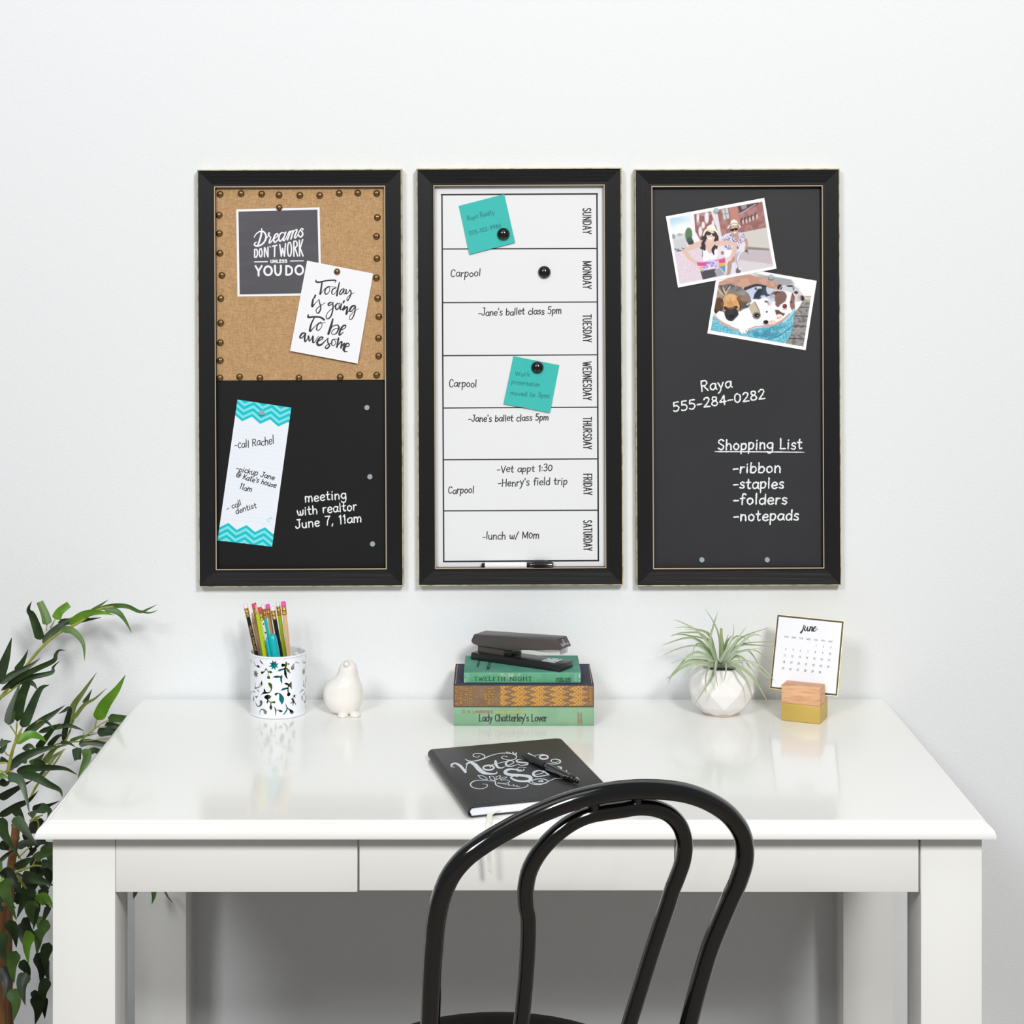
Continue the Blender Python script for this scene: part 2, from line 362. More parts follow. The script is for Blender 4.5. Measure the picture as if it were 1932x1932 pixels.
M['slate'] = mat('printed_slate', (77, 75, 80), .6, var=(22, (92, 90, 96), .5, .8, (.3, 1, 2)))
M['teal'] = mat('teal_sticky_paper', (56, 184, 176), .75)
M['pencil_ink'] = mat('pencil_on_teal', (24, 118, 118), .6)
M['brass'] = mat('antique_brass', (134, 104, 64), .28, metal=.7, var=(300, (104, 80, 50), .4, .7))
M['steel'] = mat('magnet_steel', (188, 200, 206), .32, metal=.55)
M['plastic'] = mat('black_plastic', (14, 14, 15), .16, coat=.4)
def burlap():
    m = bpy.data.materials.new('burlap'); m.use_nodes = True; nt = m.node_tree; b = nt.nodes['Principled BSDF']
    b.inputs['Roughness'].default_value = .95; b.inputs['Specular IOR Level'].default_value = .1
    tc = nt.nodes.new('ShaderNodeTexCoord'); outs = []
    for sc in ((.14, 1, 1), (1, 1, .14)):
        mp = nt.nodes.new('ShaderNodeMapping'); mp.inputs['Scale'].default_value = sc; nt.links.new(tc.outputs['Object'], mp.inputs[0])
        n = nt.nodes.new('ShaderNodeTexNoise'); n.inputs['Scale'].default_value = 950; n.inputs['Detail'].default_value = 1; nt.links.new(mp.outputs[0], n.inputs[0]); outs.append(n)
    mp = nt.nodes.new('ShaderNodeMapping'); nt.links.new(tc.outputs['Object'], mp.inputs[0])
    ck = nt.nodes.new('ShaderNodeTexNoise'); ck.inputs['Scale'].default_value = 900; ck.inputs['Detail'].default_value = 0; nt.links.new(mp.outputs[0], ck.inputs[0])
    ad = nt.nodes.new('ShaderNodeMath'); ad.operation = 'ADD'; nt.links.new(outs[0].outputs[0], ad.inputs[0]); nt.links.new(outs[1].outputs[0], ad.inputs[1])
    a2 = nt.nodes.new('ShaderNodeMath'); a2.operation = 'ADD'; nt.links.new(ad.outputs[0], a2.inputs[0]); nt.links.new(ck.outputs[0], a2.inputs[1])
    dv = nt.nodes.new('ShaderNodeMath'); dv.operation = 'DIVIDE'; dv.inputs[1].default_value = 3; nt.links.new(a2.outputs[0], dv.inputs[0])
    r = nt.nodes.new('ShaderNodeValToRGB'); r.color_ramp.elements[0].position = .26; r.color_ramp.elements[1].position = .7
    r.color_ramp.elements[0].color = (*lin((144, 110, 72)), 1); r.color_ramp.elements[1].color = (*lin((210, 172, 128)), 1)
    nt.links.new(dv.outputs[0], r.inputs[0]); nt.links.new(r.outputs[0], b.inputs['Base Color'])
    bp = nt.nodes.new('ShaderNodeBump'); bp.inputs['Strength'].default_value = .5; bp.inputs['Distance'].default_value = .0006
    nt.links.new(dv.outputs[0], bp.inputs['Height']); nt.links.new(bp.outputs[0], b.inputs['Normal']); return m
M['burlap'] = burlap()

# ---------------------------------------------------------------- setting
v, f = box_vf(-3.2, 3.2, 0, .12, 0, 3.4)
mk('wall_back', v, f, M['wall'], label='white painted wall with a fine orange-peel texture', kind='structure')
v, f = box_vf(-3.2, 3.2, -4.4, .12, -.1, 0)
mk('floor', v, f, M['floor'], label='plain floor below the desk', kind='structure')

# ---------------------------------------------------------------- desk
XL, XR = -.573, .6144; YF, YB = -.626, -.010
ZT = .76
desk = empty('desk', (.02, -.32, 0), 'white lacquered desk with three flush drawers and a moulded top edge', 'desk')
prof = [(-.006, ZT), (-.0012, ZT - .0002), (0, ZT - .001), (.0006, ZT - .0028), (.0035, ZT - .0035), (.0075, ZT - .0055), (.0108, ZT - .0088), (.0128, ZT - .0125), (.0138, ZT - .0155), (.0142, ZT - .0185), (.0138, ZT - .0205), (.010, ZT - .021)]
v = []; f = []; n = 4
for o, z in prof: v += [(XL - o, YF - o, z), (XR + o, YF - o, z), (XR + o, YB, z), (XL - o, YB, z)]
for j in range(len(prof) - 1):
    for i in range(4): f.append((j * 4 + i, (j + 1) * 4 + i, (j + 1) * 4 + (i + 1) % 4, j * 4 + (i + 1) % 4))
f.append((0, 1, 2, 3)); k = (len(prof) - 1) * 4; f.append((k + 3, k + 2, k + 1, k))
mk('tabletop', v, f, M['desk'], desk, smooth=True, auto=.35)
ZU = ZT - .0205
LY = -.614
lx0, lx1 = P(99, 0, LY).x, P(217.3, 0, LY).x; rx0, rx1 = P(1737.5, 0, LY).x, P(1853, 0, LY).x
lw = .08
for (a, b, y0, y1) in ((lx0, lx1, LY, LY + lw), (rx0, rx1, LY, LY + lw), (lx0 + .004, lx1 + .004, -.10, -.022), (rx0 - .004, rx1 - .004, -.10, -.022)):
    box('leg', a, b, y0, y1, 0, ZU, M['desk'], desk, bev=.0012)
box('side_apron', lx0 + .006, lx0 + .024, LY + lw, -.10, .665, ZU, M['desk'], desk)
box('side_apron', rx1 - .024, rx1 - .006, LY + lw, -.10, .665, ZU, M['desk'], desk)
zb = P(0, 1683, LY).z
dh = M['desk']
for a, b, yb in ((218.3, 674.3, 1683.5), (678, 1272.3, 1680.5), (1275, 1733.5, 1683.5)):
    dr = box('drawer', P(a, 0, LY).x, P(b, 0, LY).x, LY + .0002, LY + .019, P(0, yb, LY).z, ZU - .0015, dh, desk, bev=.0009)
    x0, x1 = P(a, 0, LY).x + .012, P(b, 0, LY).x - .012
    parts = [box_vf(x0, x0 + .01, LY + .0195, -.16, .685, .728), box_vf(x1 - .01, x1, LY + .0195, -.16, .685, .728), box_vf(x0 + .0102, x1 - .0102, -.17, -.16, .685, .728), box_vf(x0 + .0102, x1 - .0102, LY + .0195, -.1702, .685, .690)]
    V, Fc, _ = join(parts); mk('drawer_box', V, Fc, dh, dr)

# ---------------------------------------------------------------- wall boards
ROT = math.radians(.25)
def board(name, cx, cy, wpx, hpx, label, catg):
    Yf = -.018; c = P(cx, cy, Yf); s = (Yf - CAMY) / F; W, H = wpx * s, hpx * s
    root = empty(name, (c.x, 0, c.z - H / 2), label, catg)
    def L(u, v, d): 
        return Vector((c.x + u * math.cos(ROT) - v * math.sin(ROT), -d, c.z + u * math.sin(ROT) + v * math.cos(ROT)))
    prof = [(0, .0015), (0, .0165), (.0004, .0184), (.0014, .0188), (.0018, .0186), (.0022, .0181), (.0232, .0152), (.0268, .0152), (.0270, .0160), (.0282, .0162), (.0286, .0156), (.0288, .0055)]
    pm = [1, 1, 1, 1, 0, 0, 0, 2, 2, 2, 0]
    cs = [(-W / 2, -H / 2), (W / 2, -H / 2), (W / 2, H / 2), (-W / 2, H / 2)]; sg = [(1, 1), (-1, 1), (-1, -1), (1, -1)]
    for k in range(4):
        k2 = (k + 1) % 4; v = []; f = []; mi = []
        for q, (t, d) in enumerate(prof):
            v.append(L(cs[k][0] + sg[k][0] * t, cs[k][1] + sg[k][1] * t, d)); v.append(L(cs[k2][0] + sg[k2][0] * t, cs[k2][1] + sg[k2][1] * t, d))
        for q in range(len(prof) - 1): f.append((2 * q, 2 * q + 1, 2 * q + 3, 2 * q + 2)); mi.append(pm[q])
        n_ = len(prof); f.append(tuple(range(0, 2 * n_, 2))); mi.append(0); f.append(tuple(range(2 * n_ - 1, 0, -2))); mi.append(0); f.append((2 * n_ - 2, 2 * n_ - 1, 1, 0)); mi.append(0)
        mk('frame_rail', v, f, [M['blackh'] if k % 2 == 0 else M['blackv'], M['cream'], M['cream2']], root, mi=mi)
    t = .0286
    return root, L, (W / 2 - t, H / 2 - t)
YP = -.0068                                  # front face of the panels
b1, L1, (hw, hh) = board('memo_board', 566.5, 713.3, 386.5, 788, 'black framed board, half burlap with brass nailheads, half chalkboard', 'memo board')
def panel(name, L, u0, u1, v0, v1, d0, d1, m, parent):
    V = [L(u, v, d) for u in (u0, u1) for v in (v0, v1) for d in (d0, d1)]; return mk(name, V, [(0, 1, 3, 2), (4, 6, 7, 5), (0, 4, 5, 1), (2, 3, 7, 6), (0, 2, 6, 4), (1, 5, 7, 3)], m, parent)
vs = (P(0, 718.3, YP) - P(0, 713.3, YP)).z
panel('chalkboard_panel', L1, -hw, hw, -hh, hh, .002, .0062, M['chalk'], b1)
v, f = bevelled(*[lambda: None][0:0] or ([L1(u, w_, d) for u in (-hw, hw) for w_ in (vs, hh) for d in (.0062, .0078)], [(0, 1, 3, 2), (4, 6, 7, 5), (0, 4, 5, 1), (2, 3, 7, 6), (0, 2, 6, 4), (1, 5, 7, 3)]), .0006, 1)
mk('burlap_panel', v, f, M['burlap'], b1, label='tan burlap panel')
nails = '415.4,366.3 455,365.2 493.7,365.9 526.5,367.8 565.7,368.3 603.3,368.5 640,364.6 675,364.1 710.7,364.8 413.5,405.7 413.9,440.2 415,477.6 418.7,519.3 416.7,563 416.5,609.1 415.9,646.3 415.7,680 415,713 712,410.2 710.4,445.7 711.1,487.4 710,524.1 712.6,562.6 714.8,597.4 714.1,637.6 714.3,671.5 710.7,707.6 452.2,710.9 490.4,712.8 564.1,712.8 642,711.5 678.5,707.4'
def dome(c, r, h, n=20, rings=5, flat=0.):
    return lathe([(r * .97, 0), (r, h * .12)] + [(r * math.cos(a), h * .12 + h * .88 * math.sin(a)) for a in np.linspace(.15, 1.5, rings)], c, n, up=Vector((0, -1, 0)))
nm = None
for q in nails.split():
    x, y = map(float, q.split(',')); p = P(x, y, -.008)
    if nm is None:
        v, f = dome(Vector((0, 0, 0)), .0055, .0042); o = mk('nailhead', [p + a for a in v], f, M['brass'], b1, smooth=True)
        nm = bpy.data.meshes.new('nailhead'); nm.from_pydata([tuple(a) for a in v], [], f); nm.materials.append(M['brass']); nm.polygons.foreach_set('use_smooth', [True] * len(nm.polygons))
        o.data = nm; o.location = p - wloc(b1)
    else:
        o = bpy.data.objects.new('nailhead', nm); COL.objects.link(o); o.parent = b1; o.location = p - wloc(b1)

b2, L2, (hw, hh) = board('weekly_planner_board', 980.8, 711, 387, 788, 'black framed white dry erase planner board ruled into seven days', 'whiteboard')
panel('whiteboard_panel', L2, -hw, hw, -hh, hh, .002, .0068, M['white'], b2)
b3, L3, (hw, hh) = board('framed_chalkboard', 1392.5, 712, 387, 787, 'black framed full chalkboard with phone number and shopping list', 'chalkboard')
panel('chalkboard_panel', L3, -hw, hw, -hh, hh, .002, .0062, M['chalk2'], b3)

def on(Y): return lambda x, y: P(x, y, Y)
# whiteboard printing
W_ = on(YP - .0002)
ln = []
def rule(x0, y0, x1, y1, wd): return (cat([(x0, y0), (x1, y1)], 2), np.full(3, wd))
for q in ((833, 367.3, 1127, 365.8, 3.), (837, 1059.6, 1129.3, 1057.6, 3.), (833.8, 367.5, 837.3, 1059.5, 2.6), (1126.3, 366, 1129, 1057.8, 2.8), (834.5, 469.8, 1126, 468.7, 2.1), (834.6, 571, 1126.6, 569.7, 2.1), (835.2, 671, 1127, 669.3, 2.1), (835.8, 769.8, 1127, 768.3, 2.1), (836.5, 867.4, 1127.6, 865.7, 2.1), (836.8, 963.9, 1128, 962.6, 2.1)):
    ln.append(rule(*q))
ink('printed_grid', ln, W_, M['line'], b2)
for t, y0, y1, xx in (('SUNDAY', 392.6, 441.5, 1099.6), ('MONDAY', 493, 545, 1099.8), ('TUESDAY', 593.5, 645.5, 1100), ('WEDNESDAY', 682.5, 755, 1100), ('THURSDAY', 787, 847.5, 1100.4), ('FRIDAY', 894, 934, 1101), ('SATURDAY', 981.5, 1039, 1101)):
    ink('printed_day', text(t, xx, y0, xx + .6, y1, 9.6, 1.9, sp=1.1), W_, M['line'], b2)
H_ = dict(jit=1.5, nib=.15)
for t, x0, y0, x1, y1, xh in (('Carpool', 849.6, 521.8, 906.3, 521.8, 8.2), ("-Jane's ballet class 5pm", 902, 596, 1059, 591.2, 7.6), ('Carpool', 847, 731, 899, 729.6, 8.2), ("-Jane's ballet class 5pm", 883.3, 795.7, 1034.8, 793, 7.4), ('-Vet appt 1:30', 937.6, 892, 1042, 888, 7.8), ("-Henry's field trip", 939.3, 918, 1070.2, 914.1, 8.4), ('Carpool', 845.2, 931, 894, 930.4, 7.8), ('-lunch w/ Mom', 909.8, 1018, 1017, 1015, 8.2)):
    ink('handwriting', text(t, x0, y0, x1, y1, xh, 1.75, slant=.08, **H_), W_, M['ink'], b2)
# chalk writing
C_ = on(-.0065)
for par, t, x0, y0, x1, y1, xh, wd in ((b1, 'meeting', 575.2, 947.4, 653.5, 940.9, 10.6, 2.3), (b1, 'with realtor', 560.4, 972.8, 673, 962.5, 10.2, 2.3), (b1, 'June 7, 11am', 557.4, 997.4, 682.2, 984.2, 10, 2.3),
        (b3, 'Raya', 1322.6, 738.7, 1381, 730.8, 11.8, 2.7), (b3, '555-284-0282', 1270, 777, 1444, 751.5, 10.6, 2.7), (b3, 'Shopping List', 1353.5, 848.9, 1513.3, 846.5, 12, 2.8), (b3, '-ribbon', 1382.4, 892.4, 1473.3, 891.3, 11.8, 2.8),
        (b3, '-staples', 1382.8, 922.2, 1479, 921.3, 11.8, 2.8), (b3, '-folders', 1383, 951.7, 1485.2, 951, 11.8, 2.8), (b3, '-notepads', 1383.5, 982.2, 1507.4, 981.5, 11.8, 2.8)):
    ink('chalk_writing', text(t, x0, y0, x1, y1, xh, wd, slant=.04, jit=.5, sp=.7), C_, M['chalkw'], par, rough=.22)
ink('chalk_underline', [(cat([(1348.3, 852), (1430, 852.4), (1517.6, 853.3)], 8), np.array([1, 2.2, 2.2, 2, 2.2, 2.1, 2.2, 2.2, 2, 2.2, 2.1, 2.2, 2.2, 2, 2, 2, 1]))], C_, M['chalkw'], b3, rough=.15)

# ---------------------------------------------------------------- papers pinned on the boards
def sheet(name, corners, Yb, th, m, parent=None, curl=0., **k):
    """A sheet with thickness; curl lifts the lower edge off the board."""
    nu, nv = 7, 9; v = []; c = np.array(corners, float)
    for s_ in (0, 1):
        for j in range(nv):
            for i in range(nu):
                a, b = i / (nu - 1), j / (nv - 1); q = (c[0] * (1 - a) + c[1] * a) * (1 - b) + (c[3] * (1 - a) + c[2] * a) * b
                v.append(P(q[0], q[1], Yb - curl * b * b - s_ * th))
    f = []; N = nu * nv
    for j in range(nv - 1):
        for i in range(nu - 1):
            a = j * nu + i; f.append((a, a + 1, a + nu + 1, a + nu)); f.append((N + a, N + a + nu, N + a + nu + 1, N + a + 1))
    rim = [i for i in range(nu)] + [j * nu + nu - 1 for j in range(1, nv)] + [(nv - 1) * nu + i for i in range(nu - 2, -1, -1)] + [j * nu for j in range(nv - 2, 0, -1)]
    for i in range(len(rim)): a, b = rim[i], rim[(i + 1) % len(rim)]; f.append((a, a + N, b + N, b))
    return mk(name, v, f, m, parent, **k)
# chalk style quote card
YB_ = -.0080
dc = [(445.7, 395), (603, 391.3), (606.7, 557.2), (448, 559.6)]
card1 = empty('quote_card', P(527, 558, YB_), 'square slate-look quote card with white border reading Dreams on the burlap', 'card')
sheet('card_stock', dc, YB_, .0005, M['paper'], card1)
def inset(c, a):
    c = np.array(c, float); m_ = c.mean(0); out = []
    for p in c: d = m_ - p; out.append(tuple(p + np.sign(d) * a))
    return out
sheet('printed_ground', inset(dc, 4.2), YB_ - .00055, .0001, M['slate'], card1)
S1 = (16.8, 470, 415)
dreams = '''400,270 392,420 340,630 275,800 @30,58,58,50
160,545 230,440 330,370 430,360 510,430 535,560 485,690 380,790 260,825 180,805 170,755 205,715 240,700 @30,40,52,58,56,54,44,26
560,570 620,490 655,430 640,402 608,420 605,470 650,515 680,555 655,640 640,730 700,690 770,590 @30,26,30,42,54,30
790,600 870,540 915,470 890,436 830,470 785,570 785,670 825,708 900,640 960,550 @26,40,54,50,28
1130,430 1080,400 1010,420 950,510 945,620 985,672 1050,610 1120,500 1165,385 @30,46,54,40,30
1165,385 1110,540 1075,630 1110,652 1170,580 1250,400 1300,352 @44,50,46,30,34
1300,352 1280,440 1215,630 @40,54,50
1265,500 1340,370 1390,335 1380,420 1325,600 @28,34,52,52
1375,440 1440,340 1500,305 1515,340 1470,460 1440,540 1465,575 1530,500 @28,36,52,50,32
1530,500 1600,350 1665,268 1705,285 1700,315 @30,34,40
1640,330 1690,400 1692,480 1640,535 1580,515 1580,470 @40,54,50,34
-175,935 175,1175 @46
175,940 235,935 262,1010 260,1100 230,1175 175,1178 @46
-485,880 487,1168 @44
-500,880 595,1165 @44
-598,862 600,1168 @44
-660,848 672,856 @38
-742,832 878,800 @44
-812,820 805,1162 @46
-972,782 1020,1150 1060,900 1120,1150 1155,745 @44
-1415,680 1420,1148 @46
1415,692 1480,672 1518,740 1512,830 1440,885 @46
-1450,880 1540,1145 @44
-1592,645 1600,1140 @44
-1698,622 1618,895 1710,1142 @44
-172,1330 578,1322 @32
-1312,1302 1718,1296 @32
-205,1462 298,1625 400,1458 @60
-300,1620 300,1765 @62
820,1450 822,1620 858,1715 915,1748 972,1715 1005,1620 1008,1450 @64
-1176,1462 1176,1735 @62
1178,1465 1260,1468 1340,1520 1362,1600 1335,1690 1260,1735 1178,1735 @62'''
S_ = trace(dreams, *S1)
S_ += [ell(368, 1040, 45, 132, 42, *S1), ell(1280, 930, 62, 222, 46, *S1), ell(600, 1610, 120, 140, 64, *S1), ell(1590, 1588, 120, 138, 64, *S1)]
S_ += text('UNLESS', 470 + 680 / 16.8, 415 + 1358 / 16.8, 470 + 1205 / 16.8, 415 + 1350 / 16.8, 3.3, 1.75, sp=1)
ink('lettering', S_, on(YB_ - .0008), M['paper'], card1)
# brush script card
tc_ = [(579.4, 491.8), (704, 516), (674.8, 686), (547.2, 662)]
card2 = empty('quote_card', P(612, 686, YB_), 'white card with black brush script reading Today is going to be awesome', 'card')
sheet('card_stock', tc_, YB_ - .0012, .0005, M['paper'], card2, curl=.003)
today = '''492,372 500,402 560,408 700,380 850,376 838,420 @16,26,24,20,20,8
605,410 592,500 575,600 572,628 610,585 660,520 @22,26,30,10,8
735,490 680,520 655,595 685,630 738,575 738,505 700,488 780,492 860,500 @18,22,10,8,8
862,512 800,540 782,610 815,632 875,560 922,415 @14,22,12,10,18
918,430 890,560 875,652 @18,24,28
1000,525 950,555 925,625 960,625 1010,535 1000,600 1018,622 1045,580 @14,20,16,12,12
1045,545 1040,610 1068,612 1112,550 @20,22,10,12
1112,550 1135,600 1110,680 1070,748 1060,700 1120,640 1192,600 @18,20,16,8,8
445,712 430,780 425,852 480,795 550,725 @24,30,30,10,8
-484,648 466,690 @26
550,725 562,790 582,880 545,968 508,962 500,910 560,850 660,785 @14,18,22,12,14,8
772,775 722,800 730,835 780,812 802,778 @20,26,14,10
802,778 802,900 765,1030 705,1078 678,1030 720,950 800,880 860,810 @18,22,14,10,10
885,792 850,850 870,910 920,860 908,795 940,800 @18,22,12,8
960,805 935,895 960,908 1015,845 @22,26,10,10
-1006,752 994,782 @26
1015,845 985,915 1065,858 1048,985 @24,30,20,34
1048,985 1110,915 @14,12
1205,838 1150,850 1108,925 1140,940 1212,850 @22,30,18,12
1212,850 1200,960 1155,1070 1105,1085 1110,1030 1180,950 1275,890 @22,18,10,10,6
355,1002 355,1048 450,1042 570,1048 642,1092 @18,30,26,26,30
465,1055 412,1160 384,1270 395,1300 450,1240 545,1150 @18,26,34,12,8
580,1140 530,1180 505,1265 545,1285 600,1215 595,1150 560,1160 668,1145 @16,20,10,10,8
802,1080 765,1220 720,1352 @22,38,34
740,1290 800,1215 880,1190 912,1240 860,1345 790,1358 785,1310 830,1265 930,1240 @12,14,24,10,12,10
940,1290 1020,1245 1038,1200 990,1205 935,1290 922,1372 1000,1315 @12,14,20,28,28,8
290,1335 240,1345 200,1415 240,1422 305,1345 @18,28,18,14
305,1345 288,1430 298,1492 345,1435 @22,28,22,10
345,1435 358,1388 372,1482 410,1440 440,1388 438,1498 470,1500 540,1395 @10,26,14,12,30,12,10
520,1488 600,1450 622,1415 570,1418 518,1500 535,1556 600,1540 700,1440 @14,16,20,34,30,10
715,1425 708,1500 742,1560 700,1615 662,1600 690,1560 762,1520 @12,22,22,12,10
822,1450 788,1470 780,1540 812,1570 852,1520 835,1450 890,1455 @16,20,10,10,8
-905,1430 875,1592 @26
880,1570 962,1490 950,1605 @12,22,26
950,1605 1012,1520 990,1640 @12,20,26
1020,1590 1092,1570 1092,1530 1050,1530 1015,1610 1012,1668 1070,1675 @12,14,20,26,26,8'''
def on_curl(corner_top, corner_bot, Yb, curl):
    def g(x, y):
        b = min(1, max(0, (y - corner_top) / (corner_bot - corner_top))); return P(x, y, Yb - curl * b * b)
    return g
ink('lettering', trace(today, 9.66, 545, 490, 1.2), lambda x, y: P(x, y, YB_ - .0019 - .003 * ((y - 492 - (x - 579) * .19) / 173) ** 2), M['ink'], card2)
# pins
def pin(name, px, py, Yb, r, h, m, label, catg, group):
    p = P(px, py, Yb); v, f = dome(p, r, h); return mk(name, v, f, m, None, smooth=True, label=label, cat=catg, group=group)
pin('push_pin', 527, 391.5, YB_ - .0006, .0052, .0042, M['brass'], 'brass dome pin holding the top edge of the slate-look quote card', 'pin', 'brass pins holding cards')
pin('push_pin', 636, 512.6, YB_ - .0018, .0052, .0042, M['brass'], 'brass dome pin holding the white brush script card', 'pin', 'brass pins holding cards')

# chevron list sheet
nc = [(448, 753.9), (549.6, 769.1), (513.3, 1031.5), (410.4, 1019.6)]
lst = empty('list_sheet', P(462, 1031, YP), 'long white list sheet with teal zigzag ends and handwritten chores', 'note sheet')
pt = Paint(nc, 120, 300)
Lh = 266.; Wd = 102.7
X_ = pt.u * Wd; T_ = pt.v * Lh
pt.c[:] = (234, 238, 245)
per = 34.4
tri = 2 * np.abs(((X_ - 14.5) / per + .5) % 1 - .5)      # 0 at valleys .. 1
for t0 in np.arange(46, 232, 8.1):
    a = np.clip(1 - np.abs(T_ - t0) / .55, 0, 1) * .5; a[(X_ < 4) | (X_ > Wd - 8)] = 0; pt.mix(a, (200, 218, 236))
zt = T_ + (tri) * 11.2                                          # top band: V-points down at tri=0
edge = 39.
a = np.clip((edge - zt) / .9 + .5, 0, 1); pt.mix(a, (128, 226, 226))
for k in range(6):
    c0 = edge - 2.6 - k * 11.2; pt.mix(np.clip((2.9 - np.abs(zt - c0)) / .9 + .5, 0, 1) * a, (18, 190, 204))
tri2 = 2 * np.abs(((X_ + 1.5) / per + .5) % 1 - .5)
zb_ = (Lh - T_) + (1 - tri2) * 11.2
edge = 35.
a = np.clip((edge - zb_) / .9 + .5, 0, 1); pt.mix(a, (128, 226, 226))
for k in range(5):
    c0 = edge - 2.6 - k * 11.2; pt.mix(np.clip((2.9 - np.abs(zb_ - c0)) / .9 + .5, 0, 1) * a, (18, 190, 204))
for (x, y) in ((504, 981), (508, 978), (511, 977), (507, 984), (513, 979)): pt.ell(x, y, 1.6, 1.2, (150, 205, 225), 1.2, .8)
sheet('paper', nc, YP + .0002, .0004, M['paper'], lst)
pt.build('printed_face', on(YP - .0003), M['print'], lst)
for t, x0, y0, x1, y1, xh in (('-call Rachel', 442.6, 846.7, 517, 836.9, 8.6), ('-pickup Jane', 444.3, 887.4, 517, 905.4, 6.0), ("@ Kate's house", 444.3, 899.6, 519.8, 920.6, 5.8), ('11am', 450.9, 921.3, 474.1, 928, 6.6), ('- call', 428, 964, 455.6, 952.6, 6), ('dentist', 445.2, 970.2, 484.3, 957, 6.2)):
    ink('handwriting', text(t, x0, y0, x1, y1, xh, 1.5, slant=.12, **H_), on(YP - .0005), M['ink'], lst)
# sticky notes
s1 = empty('sticky_note', P(918, 480, YP), 'teal sticky note tilted left in the Sunday row', 'sticky note')
sheet('note_paper', [(865.3, 388.5), (951.5, 366.2), (971.8, 457.5), (885.7, 480)], YP - .0002, .0004, M['teal'], s1, curl=.0025)
sty = lambda y0, dy, cv: (lambda x, y: P(x, y, YP - .0008 - cv))
ink('handwriting', text('Raya Realty', 881.4, 416.3, 933.2, 404, 5.6, .85, slant=.1, **H_) + text('555-102-3986', 885.5, 444.3, 946.2, 428, 4.4, .8, **H_), lambda x, y: P(x, y, YP - .0009 - .0025 * max(0, (y - 388 + (x - 865) * .26) / 92) ** 2), M['pencil_ink'], s1)
s2 = empty('sticky_note', P(1003, 778, YP), 'teal sticky note tilted right in the Wednesday row', 'sticky note')
sheet('note_paper', [(968.5, 671.8), (1055.5, 689), (1037.6, 778.7), (950.2, 762)], YP - .0002, .0004, M['teal'], s2, curl=.0025)
ink('handwriting', text('Work', 971.3, 709.1, 1000, 711, 5.4, .85, **H_) + text('presentation', 964.8, 723.9, 1018.5, 729.5, 5, .8, **H_) + text('moved to 3pm!', 962.6, 744.6, 1037, 751, 5, .8, **H_), lambda x, y: P(x, y, YP - .0009 - .0025 * max(0, (y - 672 - (x - 968) * .2) / 91) ** 2), M['pencil_ink'], s2)
# round magnets
g = 'black round magnets on the whiteboard'
pin('round_magnet', 949.8, 441.8, YP - .0022, .0103, .0085, M['plastic'], 'black dome magnet on the teal note in the Sunday row', 'magnet', g)
pin('round_magnet', 1027, 513.5, YP, .0103, .0085, M['plastic'], 'black dome magnet alone in the Monday row', 'magnet', g)
pin('round_magnet', 1013.8, 693, YP - .0008, .0100, .0085, M['plastic'], 'black dome magnet on the teal note in the Wednesday row', 'magnet', g)
g = 'small silver disc magnets on the chalkboards'
def disc(px, py, Yb, label):
    p = P(px, py, Yb); r = .0043
    v, f = lathe([(r, 0), (r, .0022), (r * .93, .0029), (r * .2, .0030)], p, 24, up=Vector((0, -1, 0))); return mk('disc_magnet', v, f, M['steel'], None, smooth=True, auto=.5, label=label, cat='magnet', group=g)
disc(493.7, 778.7, YP - .0004, 'silver disc magnet holding the zigzag list sheet')
disc(692.4, 768.9, -.0063, 'silver disc magnet just below the burlap, topmost of three in the column')
disc(698, 899.3, -.0063, 'silver disc magnet midway down the half-burlap board, above the chalk word realtor')
disc(703, 1026, -.0063, 'silver disc magnet low on the half-burlap board, below the chalk date')
disc(1324, 1056, -.0063, 'silver disc magnet at the foot of the full chalkboard, left one of two')
disc(1447.2, 1056, -.0063, 'silver disc magnet at the foot of the full chalkboard, right one of two')
disc(1351.3, 397.2, -.0084, 'silver disc magnet on the photo of two cyclists')
disc(1454.6, 522.6, -.0074, 'silver disc magnet on the photo of puppies')

# photo of two cyclists
k1 = (8.4, 1250, 370)
def cr(k): return lambda x, y, Y: P(x / k[0] + k[1], y / k[0] + k[2], Y)
f1 = cr(k1)
A = Paint([(52, 322), (1612, 28), (1808, 1150), (245, 1450)], 236, 176)
A.c[:] = (228, 222, 227)
A.poly([(100, 350), (500, 270), (520, 720), (130, 700)], (246, 248, 250), 20)
A.ell(170, 400, 260, 130, (178, 208, 232), 160, .8); A.ell(330, 520, 180, 90, (252, 253, 253), 120, .8)
A.poly([(150, 630), (350, 580), (390, 800), (170, 800)], (212, 214, 214), 20); A.ell(170, 640, 30, 40, (120, 122, 128), 20, .7); A.ell(270, 610, 45, 22, (165, 168, 172), 12, .8)
A.poly([(170, 700), (380, 680), (400, 880), (190, 900)], (205, 204, 208), 30); A.poly([(190, 820), (360, 800), (330, 900), (205, 940)], (92, 88, 98), 30, .75, st(A.n1, .35, .6))
A.ell(415, 610, 58, 112, (92, 128, 88), 14); A.ell(430, 700, 50, 50, (70, 92, 74), 16); A.poly([(400, 720), (490, 700), (500, 770), (410, 770)], (58, 66, 66), 14)
A.poly([(440, 300), (530, 285), (590, 720), (490, 700)], (238, 238, 240), 14)
A.poly([(500, 290), (770, 240), (900, 640), (600, 700), (520, 560)], (150, 96, 98), 12); A.poly([(500, 290), (770, 240), (900, 640), (600, 700)], (196, 168, 168), 30, .7, st(A.n2, .4, .7))
for q in ((700, 340, 34, 95), (645, 460, 28, 55), (600, 560, 30, 80), (560, 340, 22, 70), (800, 440, 22, 60)): A.ell(*q, (232, 228, 232), 14)
A.poly([(765, 240), (862, 215), (880, 430), (840, 470)], (226, 220, 224), 12)
